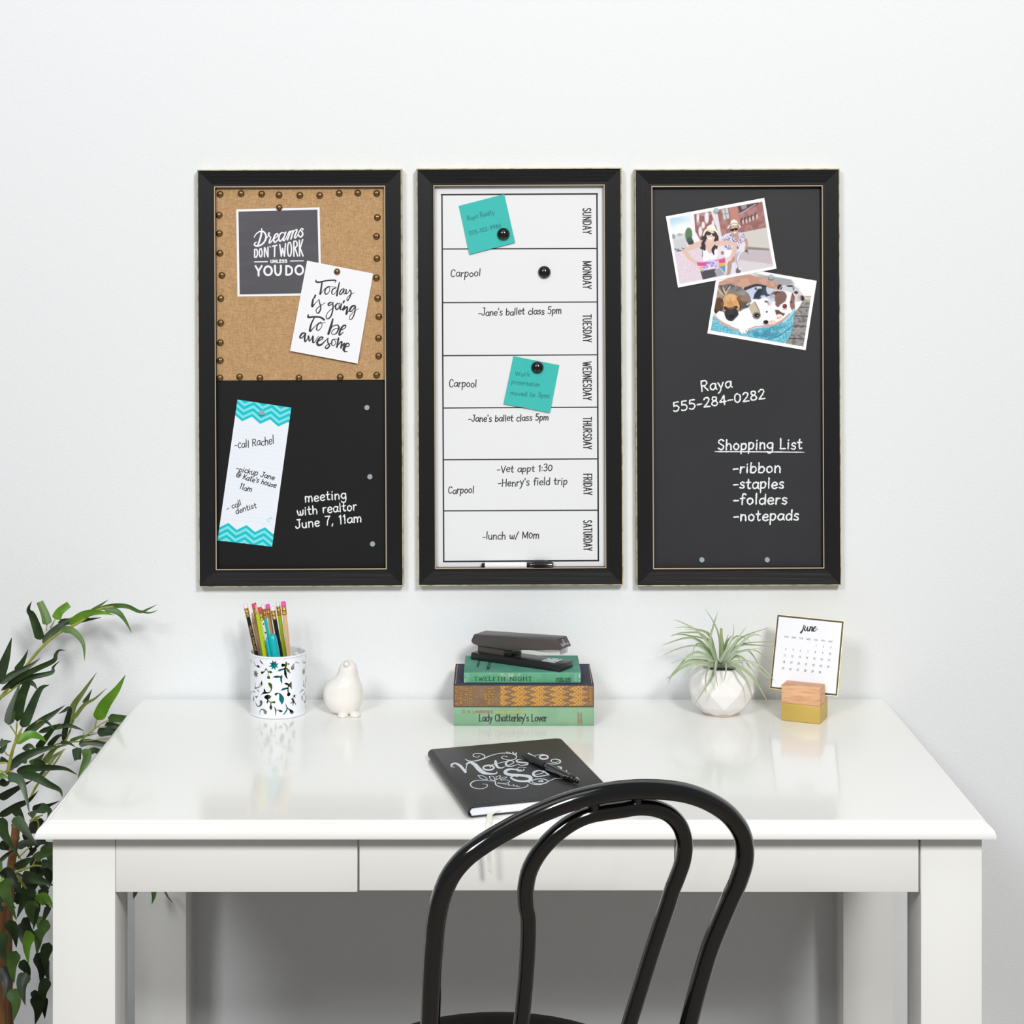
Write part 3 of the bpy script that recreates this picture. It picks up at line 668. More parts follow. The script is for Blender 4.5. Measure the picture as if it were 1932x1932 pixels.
A.poly([(860, 215), (1582, 85), (1645, 500), (940, 640)], (158, 108, 104), 10); A.poly([(860, 215), (1582, 85), (1645, 500), (940, 640)], (188, 150, 144), 30, .5, st(A.n2, .45, .7))
A.poly([(1060, 180), (1185, 158), (1220, 500), (1100, 530)], (190, 134, 120), 10)
A.poly([(938, 215), (1035, 190), (1060, 350), (970, 380)], (196, 204, 204), 8); A.line([(985, 200), (1015, 365)], 8, (120, 90, 88)); A.line([(950, 290), (1050, 270)], 8, (120, 90, 88))
A.poly([(1185, 160), (1500, 100), (1520, 130), (1225, 270)], (88, 66, 70), 14); A.poly([(1240, 150), (1330, 130), (1335, 190), (1260, 215)], (150, 145, 148), 8); A.line([(1210, 290), (1480, 125)], 12, (205, 190, 188))
for q, (x, y) in enumerate(((1270, 405), (1325, 388), (1378, 366), (1430, 345), (1490, 318))): A.ell(x - 12, y - 10, 24, 46, (96, 70, 68), 10); A.ell(x + 6, y + 4, 17, 40, (206, 190, 184), 10)
A.poly([(1230, 440), (1640, 380), (1645, 500), (1260, 560)], (140, 92, 86), 14, .6, st(A.n1, .3, .6))
A.poly([(1290, 572), (1645, 498), (1700, 860), (1350, 840)], (208, 204, 198), 10); A.poly([(1330, 800), (1690, 830), (1700, 880), (1330, 850)], (140, 130, 126), 24)
A.poly([(1330, 845), (1705, 862), (1760, 1130), (1000, 1270), (1150, 900)], (196, 184, 190), 12); A.poly([(1230, 1010), (1740, 1080), (1760, 1130), (1000, 1270)], (226, 220, 222), 20, .7)
A.poly([(180, 900), (640, 790), (700, 1320), (270, 1400)], (228, 212, 222), 16); A.poly([(180, 900), (640, 790), (700, 1320), (270, 1400)], (204, 188, 198), 16, .5, st(A.n3, .45, .7))
sk, sk2 = (226, 190, 176), (196, 152, 138)
A.poly([(875, 700), (1000, 600), (1110, 570), (1285, 580), (1330, 700), (1225, 770), (1190, 900), (960, 850), (1000, 760)], (222, 218, 234), 8)
A.poly([(940, 690), (1100, 590), (1290, 590), (1325, 690), (1225, 770), (1180, 890), (1000, 840)], (98, 86, 130), 8, .8, (A.n3 > .52) * 1.)
A.poly([(1108, 590), (1200, 575), (1212, 690), (1178, 745)], sk2, 8)
A.ell(1133, 470, 76, 50, (58, 46, 50), 8); A.ell(1137, 525, 62, 98, (208, 166, 152), 8); A.ell(1105, 538, 32, 22, (30, 26, 34), 6); A.ell(1165, 524, 30, 22, (30, 26, 34), 6); A.line([(1075, 528), (1190, 512)], 8, (40, 34, 40), 5)
A.ell(1145, 580, 22, 9, (250, 248, 246), 5, rot=-8); A.ell(1140, 612, 40, 14, (170, 120, 112), 12, .4)
A.poly([(1070, 462), (1085, 392), (1130, 368), (1180, 392), (1205, 460)], (238, 236, 226), 8); A.line([(1035, 505), (1080, 455), (1140, 432), (1200, 450), (1232, 495)], 20, (236, 232, 214), 7); A.line([(1072, 455), (1135, 428), (1205, 448)], 9, (120, 104, 92), 5)
A.line([(1318, 690), (1335, 770), (1312, 850)], [50, 40, 34], sk2); A.ell(1325, 865, 28, 24, (120, 92, 88), 8); A.line([(1335, 870), (1360, 910)], 9, (70, 60, 66))
A.poly([(955, 860), (1120, 850), (1115, 980), (1000, 1000)], (240, 239, 243), 8); A.line([(1105, 990), (1060, 1110), (1040, 1250)], [92, 76, 58], (186, 146, 132)); A.ell(950, 900, 26, 30, (160, 120, 120), 10)
A.line([(1305, 850), (1235, 900), (1190, 1000), (1180, 1200)], 16, (236, 236, 244), 6); A.line([(1150, 900), (1175, 1010), (1195, 1140)], 12, (170, 172, 184), 6); A.poly([(1100, 1060), (1160, 1040), (1150, 1240), (1090, 1250)], (222, 222, 238), 8); A.ell(1200, 1185, 38, 52, (104, 100, 104), 8); A.ell(1225, 1150, 22, 22, (226, 226, 226), 6); A.line([(1000, 1040), (1025, 1120), (1010, 1240)], 14, (205, 205, 210), 6)
A.ell(770, 610, 98, 100, (62, 50, 56), 10)
A.line([(690, 590), (640, 740), (660, 860), (630, 960)], [60, 90, 60, 8], (56, 46, 54)); A.line([(860, 600), (845, 760), (820, 880), (800, 990)], [60, 84, 56, 8], (56, 46, 54)); A.line([(600, 820), (640, 840)], 20, (56, 46, 54), 16)
A.line([(640, 735), (490, 800), (345, 870)], [88, 84, 60], sk, 8); A.line([(345, 872), (420, 975), (540, 1065)], [60, 64, 44], sk, 8)
A.poly([(690, 700), (850, 720), (830, 880), (740, 912), (680, 850)], sk, 10)
A.poly([(640, 850), (690, 840), (740, 908), (800, 905), (845, 815), (880, 900), (850, 1010), (640, 1030)], (242, 240, 247), 8)
A.line([(690, 640), (640, 760), (668, 850)], [30, 56, 30], (56, 46, 54)); A.line([(855, 640), (860, 760), (800, 850), (815, 930)], [30, 56, 50, 14], (56, 46, 54))
A.line([(870, 750), (1040, 745), (1150, 758)], [84, 70, 60], sk, 8); A.line([(1150, 760), (1130, 880), (1080, 985)], [66, 62, 46], sk, 8); A.ell(1050, 1000, 46, 34, (232, 204, 194), 8)
A.ell(765, 630, 68, 96, (234, 200, 186), 8); A.ell(732, 594, 38, 28, (56, 44, 52), 6, rot=8); A.ell(820, 612, 36, 28, (70, 54, 60), 6, rot=8); A.line([(700, 585), (850, 600)], 7, (60, 50, 54), 5)
A.ell(752, 672, 34, 13, (252, 250, 250), 5, rot=8); A.ell(768, 640, 9, 8, (205, 160, 150), 8, .6)
A.poly([(690, 535), (705, 485), (770, 446), (828, 470), (862, 560)], (242, 240, 230), 8); A.line([(648, 625), (680, 550), (765, 518), (850, 550), (895, 640)], [18, 34, 34, 34, 14], (240, 234, 206), 8)
A.poly([(540, 1040), (740, 1035), (720, 1110), (560, 1105)], (208, 84, 156), 8); A.line([(545, 1038), (640, 1046), (740, 1030)], 14, (238, 180, 190), 6); A.poly([(800, 1020), (992, 968), (996, 1050), (850, 1080)], (206, 86, 140), 8); A.line([(800, 1012), (900, 1000), (990, 970)], 14, (236, 180, 190), 6)
A.poly([(872, 1080), (996, 1052), (994, 1098), (890, 1118)], (242, 170, 78), 6); A.poly([(890, 1118), (998, 1098), (990, 1220), (930, 1150)], (92, 156, 182), 6); A.poly([(575, 1120), (640, 1120), (625, 1170), (590, 1160)], (244, 176, 84), 8)
A.poly([(600, 1190), (830, 1150), (990, 1240), (640, 1325)], (78, 74, 84), 10); A.poly([(820, 1180), (900, 1130), (990, 1240), (860, 1280)], (168, 164, 172), 12)
r_ = np.random.default_rng(3)
for _ in range(46):
    x = r_.uniform(0, 1); A.ell(640 + 230 * x + r_.normal(0, 12), 1180 - 120 * math.sin(x * 2.2) + r_.normal(0, 26), r_.uniform(14, 26), r_.uniform(12, 22), (214, 200, 242) if r_.random() < .6 else (158, 136, 200), 8, .9)
inn = A.sd_poly([(110, 352), (1582, 85), (1755, 1118), (270, 1393)]); A.mix(np.clip(.5 + inn / 7, 0, 1), (250, 250, 250))
ph = empty('photo_print', P(1362, 542, -.007), 'white bordered photo of two smiling cyclists in straw hats', 'photo')
q1 = [(x / 8.4 + 1250, y / 8.4 + 370) for x, y in ((52, 322), (1612, 28), (1808, 1150), (245, 1450))]
sheet('photo_paper', q1, -.0077, .0004, M['paper'], ph)
A.build('printed_image', lambda x, y: f1(x, y, -.00825), M['print'], ph)

# photo of puppies
k2 = (8.78, 1330, 505); f2 = cr(k2)
cn2 = [(224, -62), (1852, 218), (1668, 1368), (40, 1088)]
B = Paint(cn2, 236, 172)
B.c[:] = (250, 248, 244)
B.poly([(780, 90), (1420, 180), (1480, 270), (1240, 330), (1000, 200)], (166, 164, 168), 40); B.poly([(850, 80), (1050, 90), (1000, 130)], (220, 220, 222), 30)
B.poly([(1540, 470), (1800, 470), (1640, 1320), (1330, 1260), (1440, 780)], (152, 148, 146), 16); B.poly([(1540, 470), (1800, 470), (1640, 1320), (1330, 1260), (1440, 780)], (96, 90, 86), 12, .6, st(B.n1, .5, .7)); B.poly([(1600, 470), (1790, 480), (1780, 540), (1580, 540)], (206, 200, 178), 30)
for y in (655, 798, 968, 1175): B.line([(1400, y - 4), (1760, y + 6)], 12, (44, 38, 36), 6)
for y in (1010, 780, 560): B.line([(1450, y), (1740, y + 6)], 10, (206, 202, 198), 8, .8)
B.poly([(225, 240), (450, 150), (750, 112), (1000, 175), (1235, 285), (1220, 370), (1000, 330), (700, 350), (450, 280), (220, 330)], (192, 146, 126), 12); B.poly([(225, 240), (450, 150), (750, 112), (1000, 175), (1235, 285), (1220, 370), (1000, 330), (700, 350), (450, 280), (220, 330)], (212, 174, 154), 12, .5, st(B.n2, .45, .7))
B.poly([(215, 300), (420, 268), (620, 330), (750, 450), (770, 560), (600, 720), (180, 770), (150, 700)], (132, 124, 120), 12); B.poly([(215, 300), (420, 268), (620, 330), (740, 450)], (84, 80, 84), 14, .7, st(B.n1, .4, .6))
for q in ([(215, 330), (250, 400), (330, 470)], [(300, 330), (320, 400), (340, 440)], [(420, 310), (370, 370), (345, 440)]): B.line(q, [14, 34, 20], (206, 184, 150), 14)
B.line([(260, 310), (300, 400), (325, 450)], 16, (60, 54, 56), 10); B.line([(390, 300), (350, 380)], 18, (60, 54, 56), 12); B.ell(620, 400, 70, 50, (186, 176, 160), 60, .5)
B.ell(210, 690, 60, 85, (44, 34, 34), 20); B.ell(230, 480, 60, 60, (188, 156, 128), 30, .7)
B.poly([(665, 350), (850, 282), (1000, 300), (1090, 360), (1220, 360), (1160, 570), (900, 530), (780, 525)], (196, 206, 226), 10); B.poly([(665, 350), (850, 282), (1000, 300), (1090, 360), (1100, 450), (900, 530), (780, 525)], (44, 54, 68), 8, .9, st(B.n2, .45, .56)); B.line([(670, 350), (850, 290), (1010, 310)], [50, 40, 24], (44, 50, 62), 12); B.poly([(880, 350), (960, 350), (900, 510), (800, 520), (820, 440)], (40, 50, 62), 14)
B.ell(225, 610, 66, 118, (92, 64, 46), 16, rot=8); B.ell(615, 575, 92, 112, (112, 80, 60), 16, rot=-25); B.ell(640, 520, 70, 40, (170, 136, 108), 22, .7, rot=30)
B.ell(430, 600, 148, 168, (214, 160, 104), 12); B.ell(430, 500, 90, 60, (228, 184, 132), 40, .8)
for q in ([(400, 500), (410, 600)], [(430, 500), (428, 600)], [(375, 560), (395, 610)], [(455, 560), (445, 610)]): B.line(q, 9, (160, 104, 58), 8, .7, sm=False)
B.ell(345, 668, 36, 30, (52, 40, 40), 12); B.ell(505, 655, 38, 28, (52, 40, 40), 12); B.line([(285, 640), (330, 625), (370, 650)], 12, (238, 190, 140), 8); B.line([(480, 630), (530, 620), (570, 650)], 12, (238, 190, 140), 8)
B.line([(280, 520), (300, 600), (280, 700)], 18, (60, 40, 32), 10); B.line([(530, 500), (580, 600), (590, 690)], 16, (70, 48, 38), 10)
B.ell(440, 770, 116, 116, (46, 44, 48), 10); B.ell(430, 640, 70, 50, (200, 146, 94), 40, .5); B.ell(440, 800, 44, 26, (26, 26, 32), 8); B.ell(420, 740, 60, 40, (70, 66, 68), 30, .5)
wh = (246, 246, 250)
B.poly([(180, 765), (240, 715), (310, 735), (350, 850), (410, 930), (400, 960)], wh, 10)
B.poly([(400, 945), (560, 780), (660, 690), (780, 560), (1000, 490), (1150, 600), (1180, 800), (1050, 930), (850, 980), (720, 960), (690, 1080), (600, 1090), (560, 1020)], wh, 12)
B.ell(690, 622, 68, 46, (74, 80, 92), 10, rot=-25); B.ell(720, 600, 40, 16, (200, 196, 196), 10, rot=-25)
B.poly([(720, 640), (820, 560), (880, 660), (925, 790), (880, 860), (800, 800), (760, 740)], (198, 186, 158), 16); B.line([(825, 570), (880, 670), (915, 780)], 16, (132, 126, 118), 10); B.ell(855, 795, 66, 58, (120, 112, 104), 16); B.ell(862, 790, 42, 32, (30, 26, 32), 8); B.ell(872, 792, 8, 8, (235, 235, 240), 4)
B.line([(1000, 560), (1040, 570), (1060, 620)], [30, 30, 10], (110, 100, 100), 10); B.ell(1070, 590, 40, 46, (206, 196, 200), 24, .6)
B.ell(1025, 732, 17, 14, (36, 32, 38), 5); B.ell(1010, 902, 42, 33, (24, 24, 30), 7); B.line([(960, 930), (1010, 945), (1060, 930)], 8, (120, 90, 96), 6)
B.poly([(1160, 700), (1240, 700), (1350, 730), (1300, 800), (1180, 780)], (102, 74, 68), 14); B.ell(1150, 450, 76, 52, (124, 92, 84), 12, rot=-35); B.ell(1130, 480, 46, 40, (206, 200, 210), 20, .8)
B.ell(1330, 570, 152, 186, (244, 242, 246), 12); B.ell(1258, 505, 100, 120, (128, 98, 88), 14, rot=12); B.ell(1215, 600, 50, 50, (122, 94, 86), 16); B.ell(1450, 570, 46, 130, (142, 106, 98), 14)
B.poly([(1350, 395), (1440, 400), (1410, 560), (1400, 640), (1440, 720), (1330, 740), (1215, 690), (1240, 620), (1330, 560), (1365, 470)], (248, 246, 250), 16)
B.line([(1450, 430), (1490, 540), (1485, 690)], [20, 26, 10], (98, 66, 58), 10); B.ell(1322, 640, 38, 40, (104, 52, 52), 8); B.ell(1310, 625, 16, 8, (160, 106, 104), 8); B.line([(1290, 690), (1330, 700), (1360, 680)], 9, (170, 100, 110), 6)
B.ell(1240, 516, 22, 14, (66, 62, 70), 8); B.ell(1240, 514, 8, 6, (190, 200, 210), 4); B.ell(1430, 572, 20, 14, (70, 62, 68), 8); B.line([(1160, 440), (1200, 400), (1240, 410)], 22, (78, 56, 52), 10)
B.poly([(1250, 380), (1300, 290), (1450, 280), (1560, 340), (1580, 420), (1500, 440), (1400, 400)], (206, 208, 214), 12); B.poly([(1290, 380), (1320, 295), (1480, 285), (1480, 380), (1380, 390)], (40, 40, 48), 8, .9, st(B.n2, .42, .56)); B.ell(1240, 325, 40, 48, (40, 38, 46), 10, rot=20); B.line([(1230, 370), (1260, 320), (1300, 290)], 12, (220, 220, 224), 8)
B.poly([(1490, 400), (1570, 380), (1645, 470), (1625, 560), (1530, 560), (1500, 700), (1480, 600)], (214, 206, 208), 14); B.ell(1510, 412, 34, 24, (58, 54, 64), 8); B.ell(1612, 505, 34, 46, (46, 44, 50), 10, rot=-20); B.poly([(1500, 560), (1610, 560), (1570, 640), (1500, 720), (1490, 660)], (246, 244, 246), 12); B.ell(1570, 500, 30, 50, (186, 160, 152), 20, .6)
tl = [(130, 790), (260, 905), (400, 985), (560, 1045), (700, 1045), (850, 1000), (1100, 970), (1300, 890), (1400, 780), (1478, 680), (1482, 800), (1440, 1060), (1400, 1160), (1310, 1255), (900, 1200), (80, 1060), (100, 900)]
B.poly(tl, (84, 172, 196), 8); B.poly(tl, (176, 222, 236), 8, .7, st(B.n3, .48, .66)); B.poly([(700, 1060), (1000, 1010), (1300, 960), (1250, 1110), (950, 1190), (700, 1120)], (44, 120, 146), 70, .6, st(B.n2, .2, .7))
B.line([(140, 770), (250, 885), (400, 972), (560, 1030), (720, 1020), (850, 975)], [16, 34, 40, 30, 26, 26], (206, 170, 160), 8); B.line([(850, 980), (1100, 950), (1280, 880), (1400, 770)], [20, 30, 40, 30], (206, 160, 146), 10); B.line([(1300, 900), (1420, 790), (1480, 690)], 30, (168, 218, 238), 10)
B.line([(1010, 1190), (1200, 1140), (1330, 1060), (1445, 960)], 12, (38, 104, 128), 8)
B.ell(1120, 905, 66, 34, (240, 208, 200), 10); B.ell(1232, 820, 62, 52, (246, 228, 224), 10); B.ell(1210, 835, 10, 12, (150, 90, 84), 5); B.ell(1245, 822, 8, 12, (150, 90, 84), 5); B.ell(1100, 890, 10, 8, (200, 150, 140), 6)
B.poly([(570, 970), (700, 970), (715, 1040), (690, 1085), (610, 1095), (565, 1040)], wh, 12); B.line([(630, 1085), (650, 1070)], 10, (190, 150, 150), 6); B.line([(680, 1040), (690, 1065)], 10, (60, 56, 60), 6)
inn = B.sd_poly([(275, -15), (1790, 262), (1630, 1308), (95, 1040)]); B.mix(np.clip(.5 + inn / 7, 0, 1), (251, 250, 250))
ph2 = empty('photo_print', P(1427, 660, -.007), 'white bordered photo of five puppies in a blue bed', 'photo')
q2 = [(x / 8.78 + 1330, y / 8.78 + 505) for x, y in cn2]
sheet('photo_paper', q2, -.0068, .0004, M['paper'], ph2)
B.build('printed_image', lambda x, y: f2(x, y, -.0073), M['print'], ph2)

# dry erase marker held on the board's lower ledge
def ax(px): return P(px, 1066.2, -.0128)
mk_ = empty('dry_erase_marker', P(976, 1071, -.0128), 'white dry erase marker with black cap lying along the planner ledge', 'marker')
xd = Vector((1, 0, 0))
def seg(px0, px1, prof, m, name):
    a = ax(px0); L = (ax(px1) - a).x; v, f = lathe([(r, h * L) for r, h in prof], a, 20, up=xd); return mk(name, v, f, m, mk_, smooth=True, auto=.5)
seg(908.5, 915, [(.0026, 0), (.0034, .1), (.0034, .55), (.0038, .6), (.0038, 1)], M['plastic'], 'end_plug')
seg(914.8, 993.8, [(.0040, 0), (.0045, .02), (.0045, .98), (.0044, 1)], M['paper'], 'barrel')
seg(993.6, 1006.5, [(.0047, 0), (.0047, .7), (.0049, .75), (.0049, 1)], M['plastic'], 'grip_ring')
cp = seg(1006.5, 1043.8, [(.0052, 0), (.0055, .05), (.0053, .9), (.0046, 1)], M['plastic'], 'cap')
a = P(1006.5, 1057, -.0128); b = P(1034, 1057, -.0128)
v, f = box_vf(a.x, b.x, -.0145, -.0125, a.z - .003, a.z + .0008); v, f = bevelled(v, f, .0005); mk('clip', v, f, mat('smoked_plastic', (70, 70, 72), .1), cp, smooth=True, auto=.6)
del a, b

# ---------------------------------------------------------------- books
def book(name, x0, x1, yf, dep, z0, z1, cover, pages, label, spine_m=None):
    root = empty(name, ((x0 + x1) / 2, yf + dep / 2, z0), label, 'book', 'stacked books')
    h = z1 - z0; t = .0028; yb = yf + dep
    # case: rounded spine toward the camera, boards above and below
    arc = [(yf + .006 - .006 * math.sin(a), z0 + h / 2 - h / 2 * math.cos(a)) for a in np.linspace(0, math.pi, 9)]
    arc = [(yf + .0035 * (1 - math.sin(a)), z0 + h / 2 - h / 2 * math.cos(a)) for a in np.linspace(.12, math.pi - .12, 9)]
    outer = [(yb, z0)] + [(yf + .006, z0)] + arc + [(yf + .006, z1), (yb, z1)]
    inner = [(yb, z1 - t), (yf + .008, z1 - t), (yf + .005, z1 - t * 1.4), (yf + .005, z0 + t * 1.4), (yf + .008, z0 + t), (yb, z0 + t)]
    poly = outer + inner; n = len(poly); v = [(x0, y, z) for y, z in poly] + [(x1, y, z) for y, z in poly]
    f = [(i, (i + 1) % n, (i + 1) % n + n, i + n) for i in range(n)]
    N1 = len(outer); 
    # end caps as quads between outer and inner walks
    V = [Vector(q) for q in v]
    bm = bmesh.new(); vs = [bm.verts.new(q) for q in V]
    for q in f: bm.faces.new([vs[i] for i in q])
    for o in (0, n):
        fc = bm.faces.new([vs[i + o] for i in (range(n) if o else range(n - 1, -1, -1))]); bmesh.ops.triangulate(bm, faces=[fc])
    bmesh.ops.recalc_face_normals(bm, faces=bm.faces); bm.verts.index_update()
    mk('cover', [q.co.copy() for q in bm.verts], [[w_.index for w_ in q.verts] for q in bm.faces], cover, root, smooth=True, auto=.5); bm.free()
    box('page_block', x0 + .003, x1 - .003, yf + .0055, yb - .004, z0 + t + .0001, z1 - t - .0001, pages, root, bev=.0003, seg=1)
    return root
M['pages'] = mat('aged_pages', (214, 200, 170), .9, bump=(800, .4, .0004, (.05, 1, 1)))
M['sage'] = mat('sage_cloth', (126, 166, 132), .8, var=(45, (140, 178, 144), .4, .7), bump=(1800, .3, .0003))
M['umber'] = mat('navy_cloth', (52, 52, 74), .75, bump=(1800, .3, .0003), var=(40, (66, 62, 80), .5, .8))
M['jade'] = mat('green_cloth', (76, 142, 120), .8, var=(30, (92, 154, 134), .4, .7), bump=(1800, .3, .0003))
yf1 = CAMY + 2.811; bx0, bx1 = -.0691, .1438
bk1 = book('hardcover_book', bx0, bx1, yf1, .145, .76, .788, M['sage'], M['pages'], 'sage green hardback at the bottom of the book stack')
yf2 = CAMY + 2.8145; bk2 = book('hardcover_book', -.0695, .1436, yf2, .140, .788, .8219, M['umber'], M['pages'], 'thick navy hardback with gilt patterned brown spine, middle of the stack')
yf3 = CAMY + 2.8255; bk3 = book('hardcover_book', -.0538, .1243, yf3, .115, .8219, .8385, M['jade'], M['pages'], 'small worn green hardback on top of the book stack')
# sage spine print
sp1 = on(yf1 - .0004)
M['charc'] = mat('charcoal_ink', (52, 54, 58), .6); M['russet'] = mat('russet_ink', (176, 112, 84), .6); M['gold'] = mat('pale_gold_ink', (196, 190, 110), .5)
ink('title_lettering', text("Lady Chatterley's Lover", 903.7, 1360.6, 1032, 1360.6, 7.8, 1.75, nib=.45, serif=.5, sp=.25), sp1, M['charc'], bk1)
ink('author_lettering', text('D. H. LAWRENCE', 872.5, 1345.4, 930.9, 1345.4, 3.2, .8, nib=.3, serif=.5), sp1, M['russet'], bk1)
ink('gilt_lettering', text('unexpurgated edition', 937, 1345.8, 990.3, 1345.8, 3.0, .8), sp1, M['gold'], bk1)
ink('publisher_lettering', text('MODERN', 1093, 1366, 1093, 1345, 1.8, .6) + text('LIBRARY', 1098, 1367, 1098, 1344, 1.8, .6), sp1, M['russet'], bk1)
# brown spine panel with gilt ornament (vertex painted cloth)
k3 = (6.779, 845, 1280)
cn3 = [(76, 84), (1868, 84), (1868, 366), (76, 366)]
D = Paint(cn3, 480, 80)
D.c[:] = (134, 108, 84); D.mix(st(D.n1, .3, .8) * .35, (112, 88, 70)); D.mix(st(D.n2, .3, .8) * .3, (150, 126, 100))
x, y = D.p[:, 0], D.p[:, 1]; yy = (y - 100) / 250.
inb = (x > 672) & (x < 1788) & (y > 98) & (y < 350); gold = (212, 156, 76)
ph_ = (x - 672) / 62.
lat = np.abs(np.sin(yy * np.pi * 3.5)); 
pat = np.sin(ph_ * np.pi * .5 + 2.6 * lat) * .5 + .5
fine = np.sin(x / 8.) * np.sin(y / 7.5) * .5 + .5
a = inb * np.clip((pat - .12) * 6, 0, 1) * (.3 + .7 * (fine > .36)); D.mix(a * .92, gold)
veins = np.abs(np.sin(ph_ * np.pi * .5 + 2.6 * lat + .5)); D.mix(inb * np.clip(1.2 - veins * 6, 0, 1) * .8, (108, 82, 58))
D.mix(((x > 84) & (x < 92)) * .7, (60, 46, 50)); D.mix((x > 1855) * .5, (70, 54, 56)); D.mix((y < 92) * .8 + (y > 358) * .8, (66, 52, 58))
spn = D.build('spine_panel', lambda X, Y: P(X / 6.779 + 845, Y / 6.779 + 1280, yf2 - .0005 + .0035 * ((Y - 225) / 141) ** 4 * .25), M['cprint'], bk2, label='brown spine with gilt ornament')
M['gilt'] = mat('gilt_ink', (206, 152, 74), .45, metal=.3)
gs = []
for t, xx, a0, a1 in (('& OTHER', 113, 338, 100), ('WORKS OF', 165, 330, 100), ('LYOF N', 238, 318, 124), ('TOLSTOI', 292, 332, 112), ('V', 366, 246, 222), ('WAR', 478, 276, 190), ('AND PEACE', 528, 336, 116), ('NOVELS', 572, 334, 112), ('SCRIBNERS', 1825, 338, 110)):
    gs += text(t, (xx + 18) / 6.779 + 845, a0 / 6.779 + 1280, (xx + 18) / 6.779 + 845, a1 / 6.779 + 1280, 3.2, .85, sp=.9)
ink('gilt_lettering', gs, on(yf2 - .0016), M['gilt'], spn)
# gilt rules on the navy cover
zc = .8219 + .0002
def onz(z): return lambda x, y: PZ(x, y, z)
for q_ in ((863, 1254.5, 859.5, 1289.5), (1111.3, 1254.5, 1116.5, 1289.5)): ink('gilt_rule', [rule(*q_, 1.0)], onz(zc), M['gilt'], bk2)
# green spine print
sp3 = on(yf3 - .0004)
M['dkgreen'] = mat('dark_ink', (28, 44, 42), .7); M['wornp'] = mat('worn_cloth', (168, 184, 158), .9)
ink('title_lettering', text('TWELFTH', 894.6, 1284.2, 953, 1284.2, 4.3, 1.15, nib=.3, serif=.5, sp=1.2) + text('NIGHT', 962, 1284.2, 1003.5, 1284.2, 4.3, 1.15, nib=.3, serif=.5, sp=1.2), sp3, M['dkgreen'], bk3)
ink('publisher_lettering', text('GINN AND', 1048.3, 1282.3, 1077.5, 1282.3, 2.2, .75, serif=.4) + text('COMPANY', 1048.3, 1287, 1077.5, 1287, 2.2, .75, serif=.4), sp3, M['dkgreen'], bk3)
ink('cover_lettering', text('TWELFTH NIGHT', 922.5, 1265, 932, 1236, 3.4, .8, sp=.9) + text('SHAKESPEARE', 902.5, 1259, 909, 1238, 2.4, .6), onz(.8387), M['dkgreen'], bk3)
k4 = (8.05, 870, 1180)
E_ = Paint([(42, 722), (1812, 722), (1812, 872), (42, 872)], 300, 30)
E_.c[:] = (96, 166, 128); E_.mix(st(E_.n2, .3, .8) * .4, (116, 180, 144)); x, y = E_.p[:, 0], E_.p[:, 1]
E_.poly([(420, 725), (900, 728), (880, 800), (700, 790), (560, 760)], (188, 196, 170), 40, .8, st(E_.n1, .4, .7)); E_.poly([(42, 720), (75, 720), (70, 880), (42, 880)], (196, 208, 176), 12, .8, st(E_.n1, .3, .6)); E_.poly([(1780, 720), (1812, 720), (1812, 880), (1790, 880)], (196, 208, 176), 12, .8, st(E_.n1, .3, .6))
E_.poly([(80, 735), (125, 735), (125, 860), (80, 860)], (128, 178, 172), 8, .7); E_.poly([(1715, 735), (1765, 735), (1765, 860), (1715, 860)], (128, 178, 172), 8, .7); E_.mix(np.clip((y - 850) / 20, 0, 1) * .5, (60, 116, 84)); E_.mix((y < 730) * .5, (170, 190, 160))
E_.build('spine_panel', lambda X, Y: P(X / 8.05 + 870, Y / 8.05 + 1180, yf3 - .0002), M['cprint'], bk3, label='faded green spine with worn edges')

# ---------------------------------------------------------------- stapler on the top book
O3 = Vector((.0928, CAMY + 2.8243, .8385)); ang = math.radians(-32.0)
e1 = Vector((math.cos(ang), math.sin(ang), 0)); e2 = Vector((-math.sin(ang), math.cos(ang), 0)); SL = .1636
def sf(s, z, d): return O3 + e1 * (s - SL) + e2 * d + Vector((0, 0, z))
stp = empty('stapler', sf(SL / 2, 0, .02), 'black desk stapler with silver magazine on top of the books', 'stapler')
M['stapler'] = mat('charcoal_plastic', (78, 72, 70), .36, spec=.45, bump=(900, .15, .0002)); M['stapler_base'] = mat('black_plastic_base', (34, 32, 33), .3)
M['silver'] = mat('bright_steel', (238, 238, 238), .3, metal=.35)
def prt(name, poly, d0, d1, m, par, bev=.0012, **k):
    v, f = prism(poly, sf, d0, d1, bev); return mk(name, v, f, m, par, smooth=True, auto=.55, **k)
prt('base', [(0, .0004), (SL, .0004), (SL, .0112), (.002, .0118)], 0, .0395, M['stapler_base'], stp, .0018)
arm = prt('arm', [(.012, .0228), (.003, .0250), (0, .0292), (.0055, .0400), (.154, .0482), (.1625, .0336), (.068, .0222)], .002, .037, M['stapler'], stp, .0016)
prt('hinge_housing', [(.010, .0117), (.070, .0114), (.070, .0232), (.045, .0252), (.010, .0252)], .0065, .0325, M['stapler'], stp, .001)
prt('rubber_block', [(.060, .0117), (.0735, .0115), (.0735, .0240), (.060, .0240)], .004, .035, M['plastic'], stp, .0008)
mg = prt('magazine', [(.078, .0282), (.080, .0250), (.157, .0242), (.157, .0340), (.14, .0340)], .011, .029, M['silver'], stp, .0006)
prt('magazine_head', [(.1565, .0246), (.1600, .0246), (.1600, .0345), (.1565, .0345)], .0105, .0295, mat('nickel', (196, 200, 200), .3, metal=.9), mg, .0006)
ap = prt('anvil_plate', [(.127, .01165), (.150, .01145), (.150, .0123), (.127, .0125)], .006, .0325, mat('anvil_steel', (208, 222, 222), .35, metal=.4), stp, .0003)
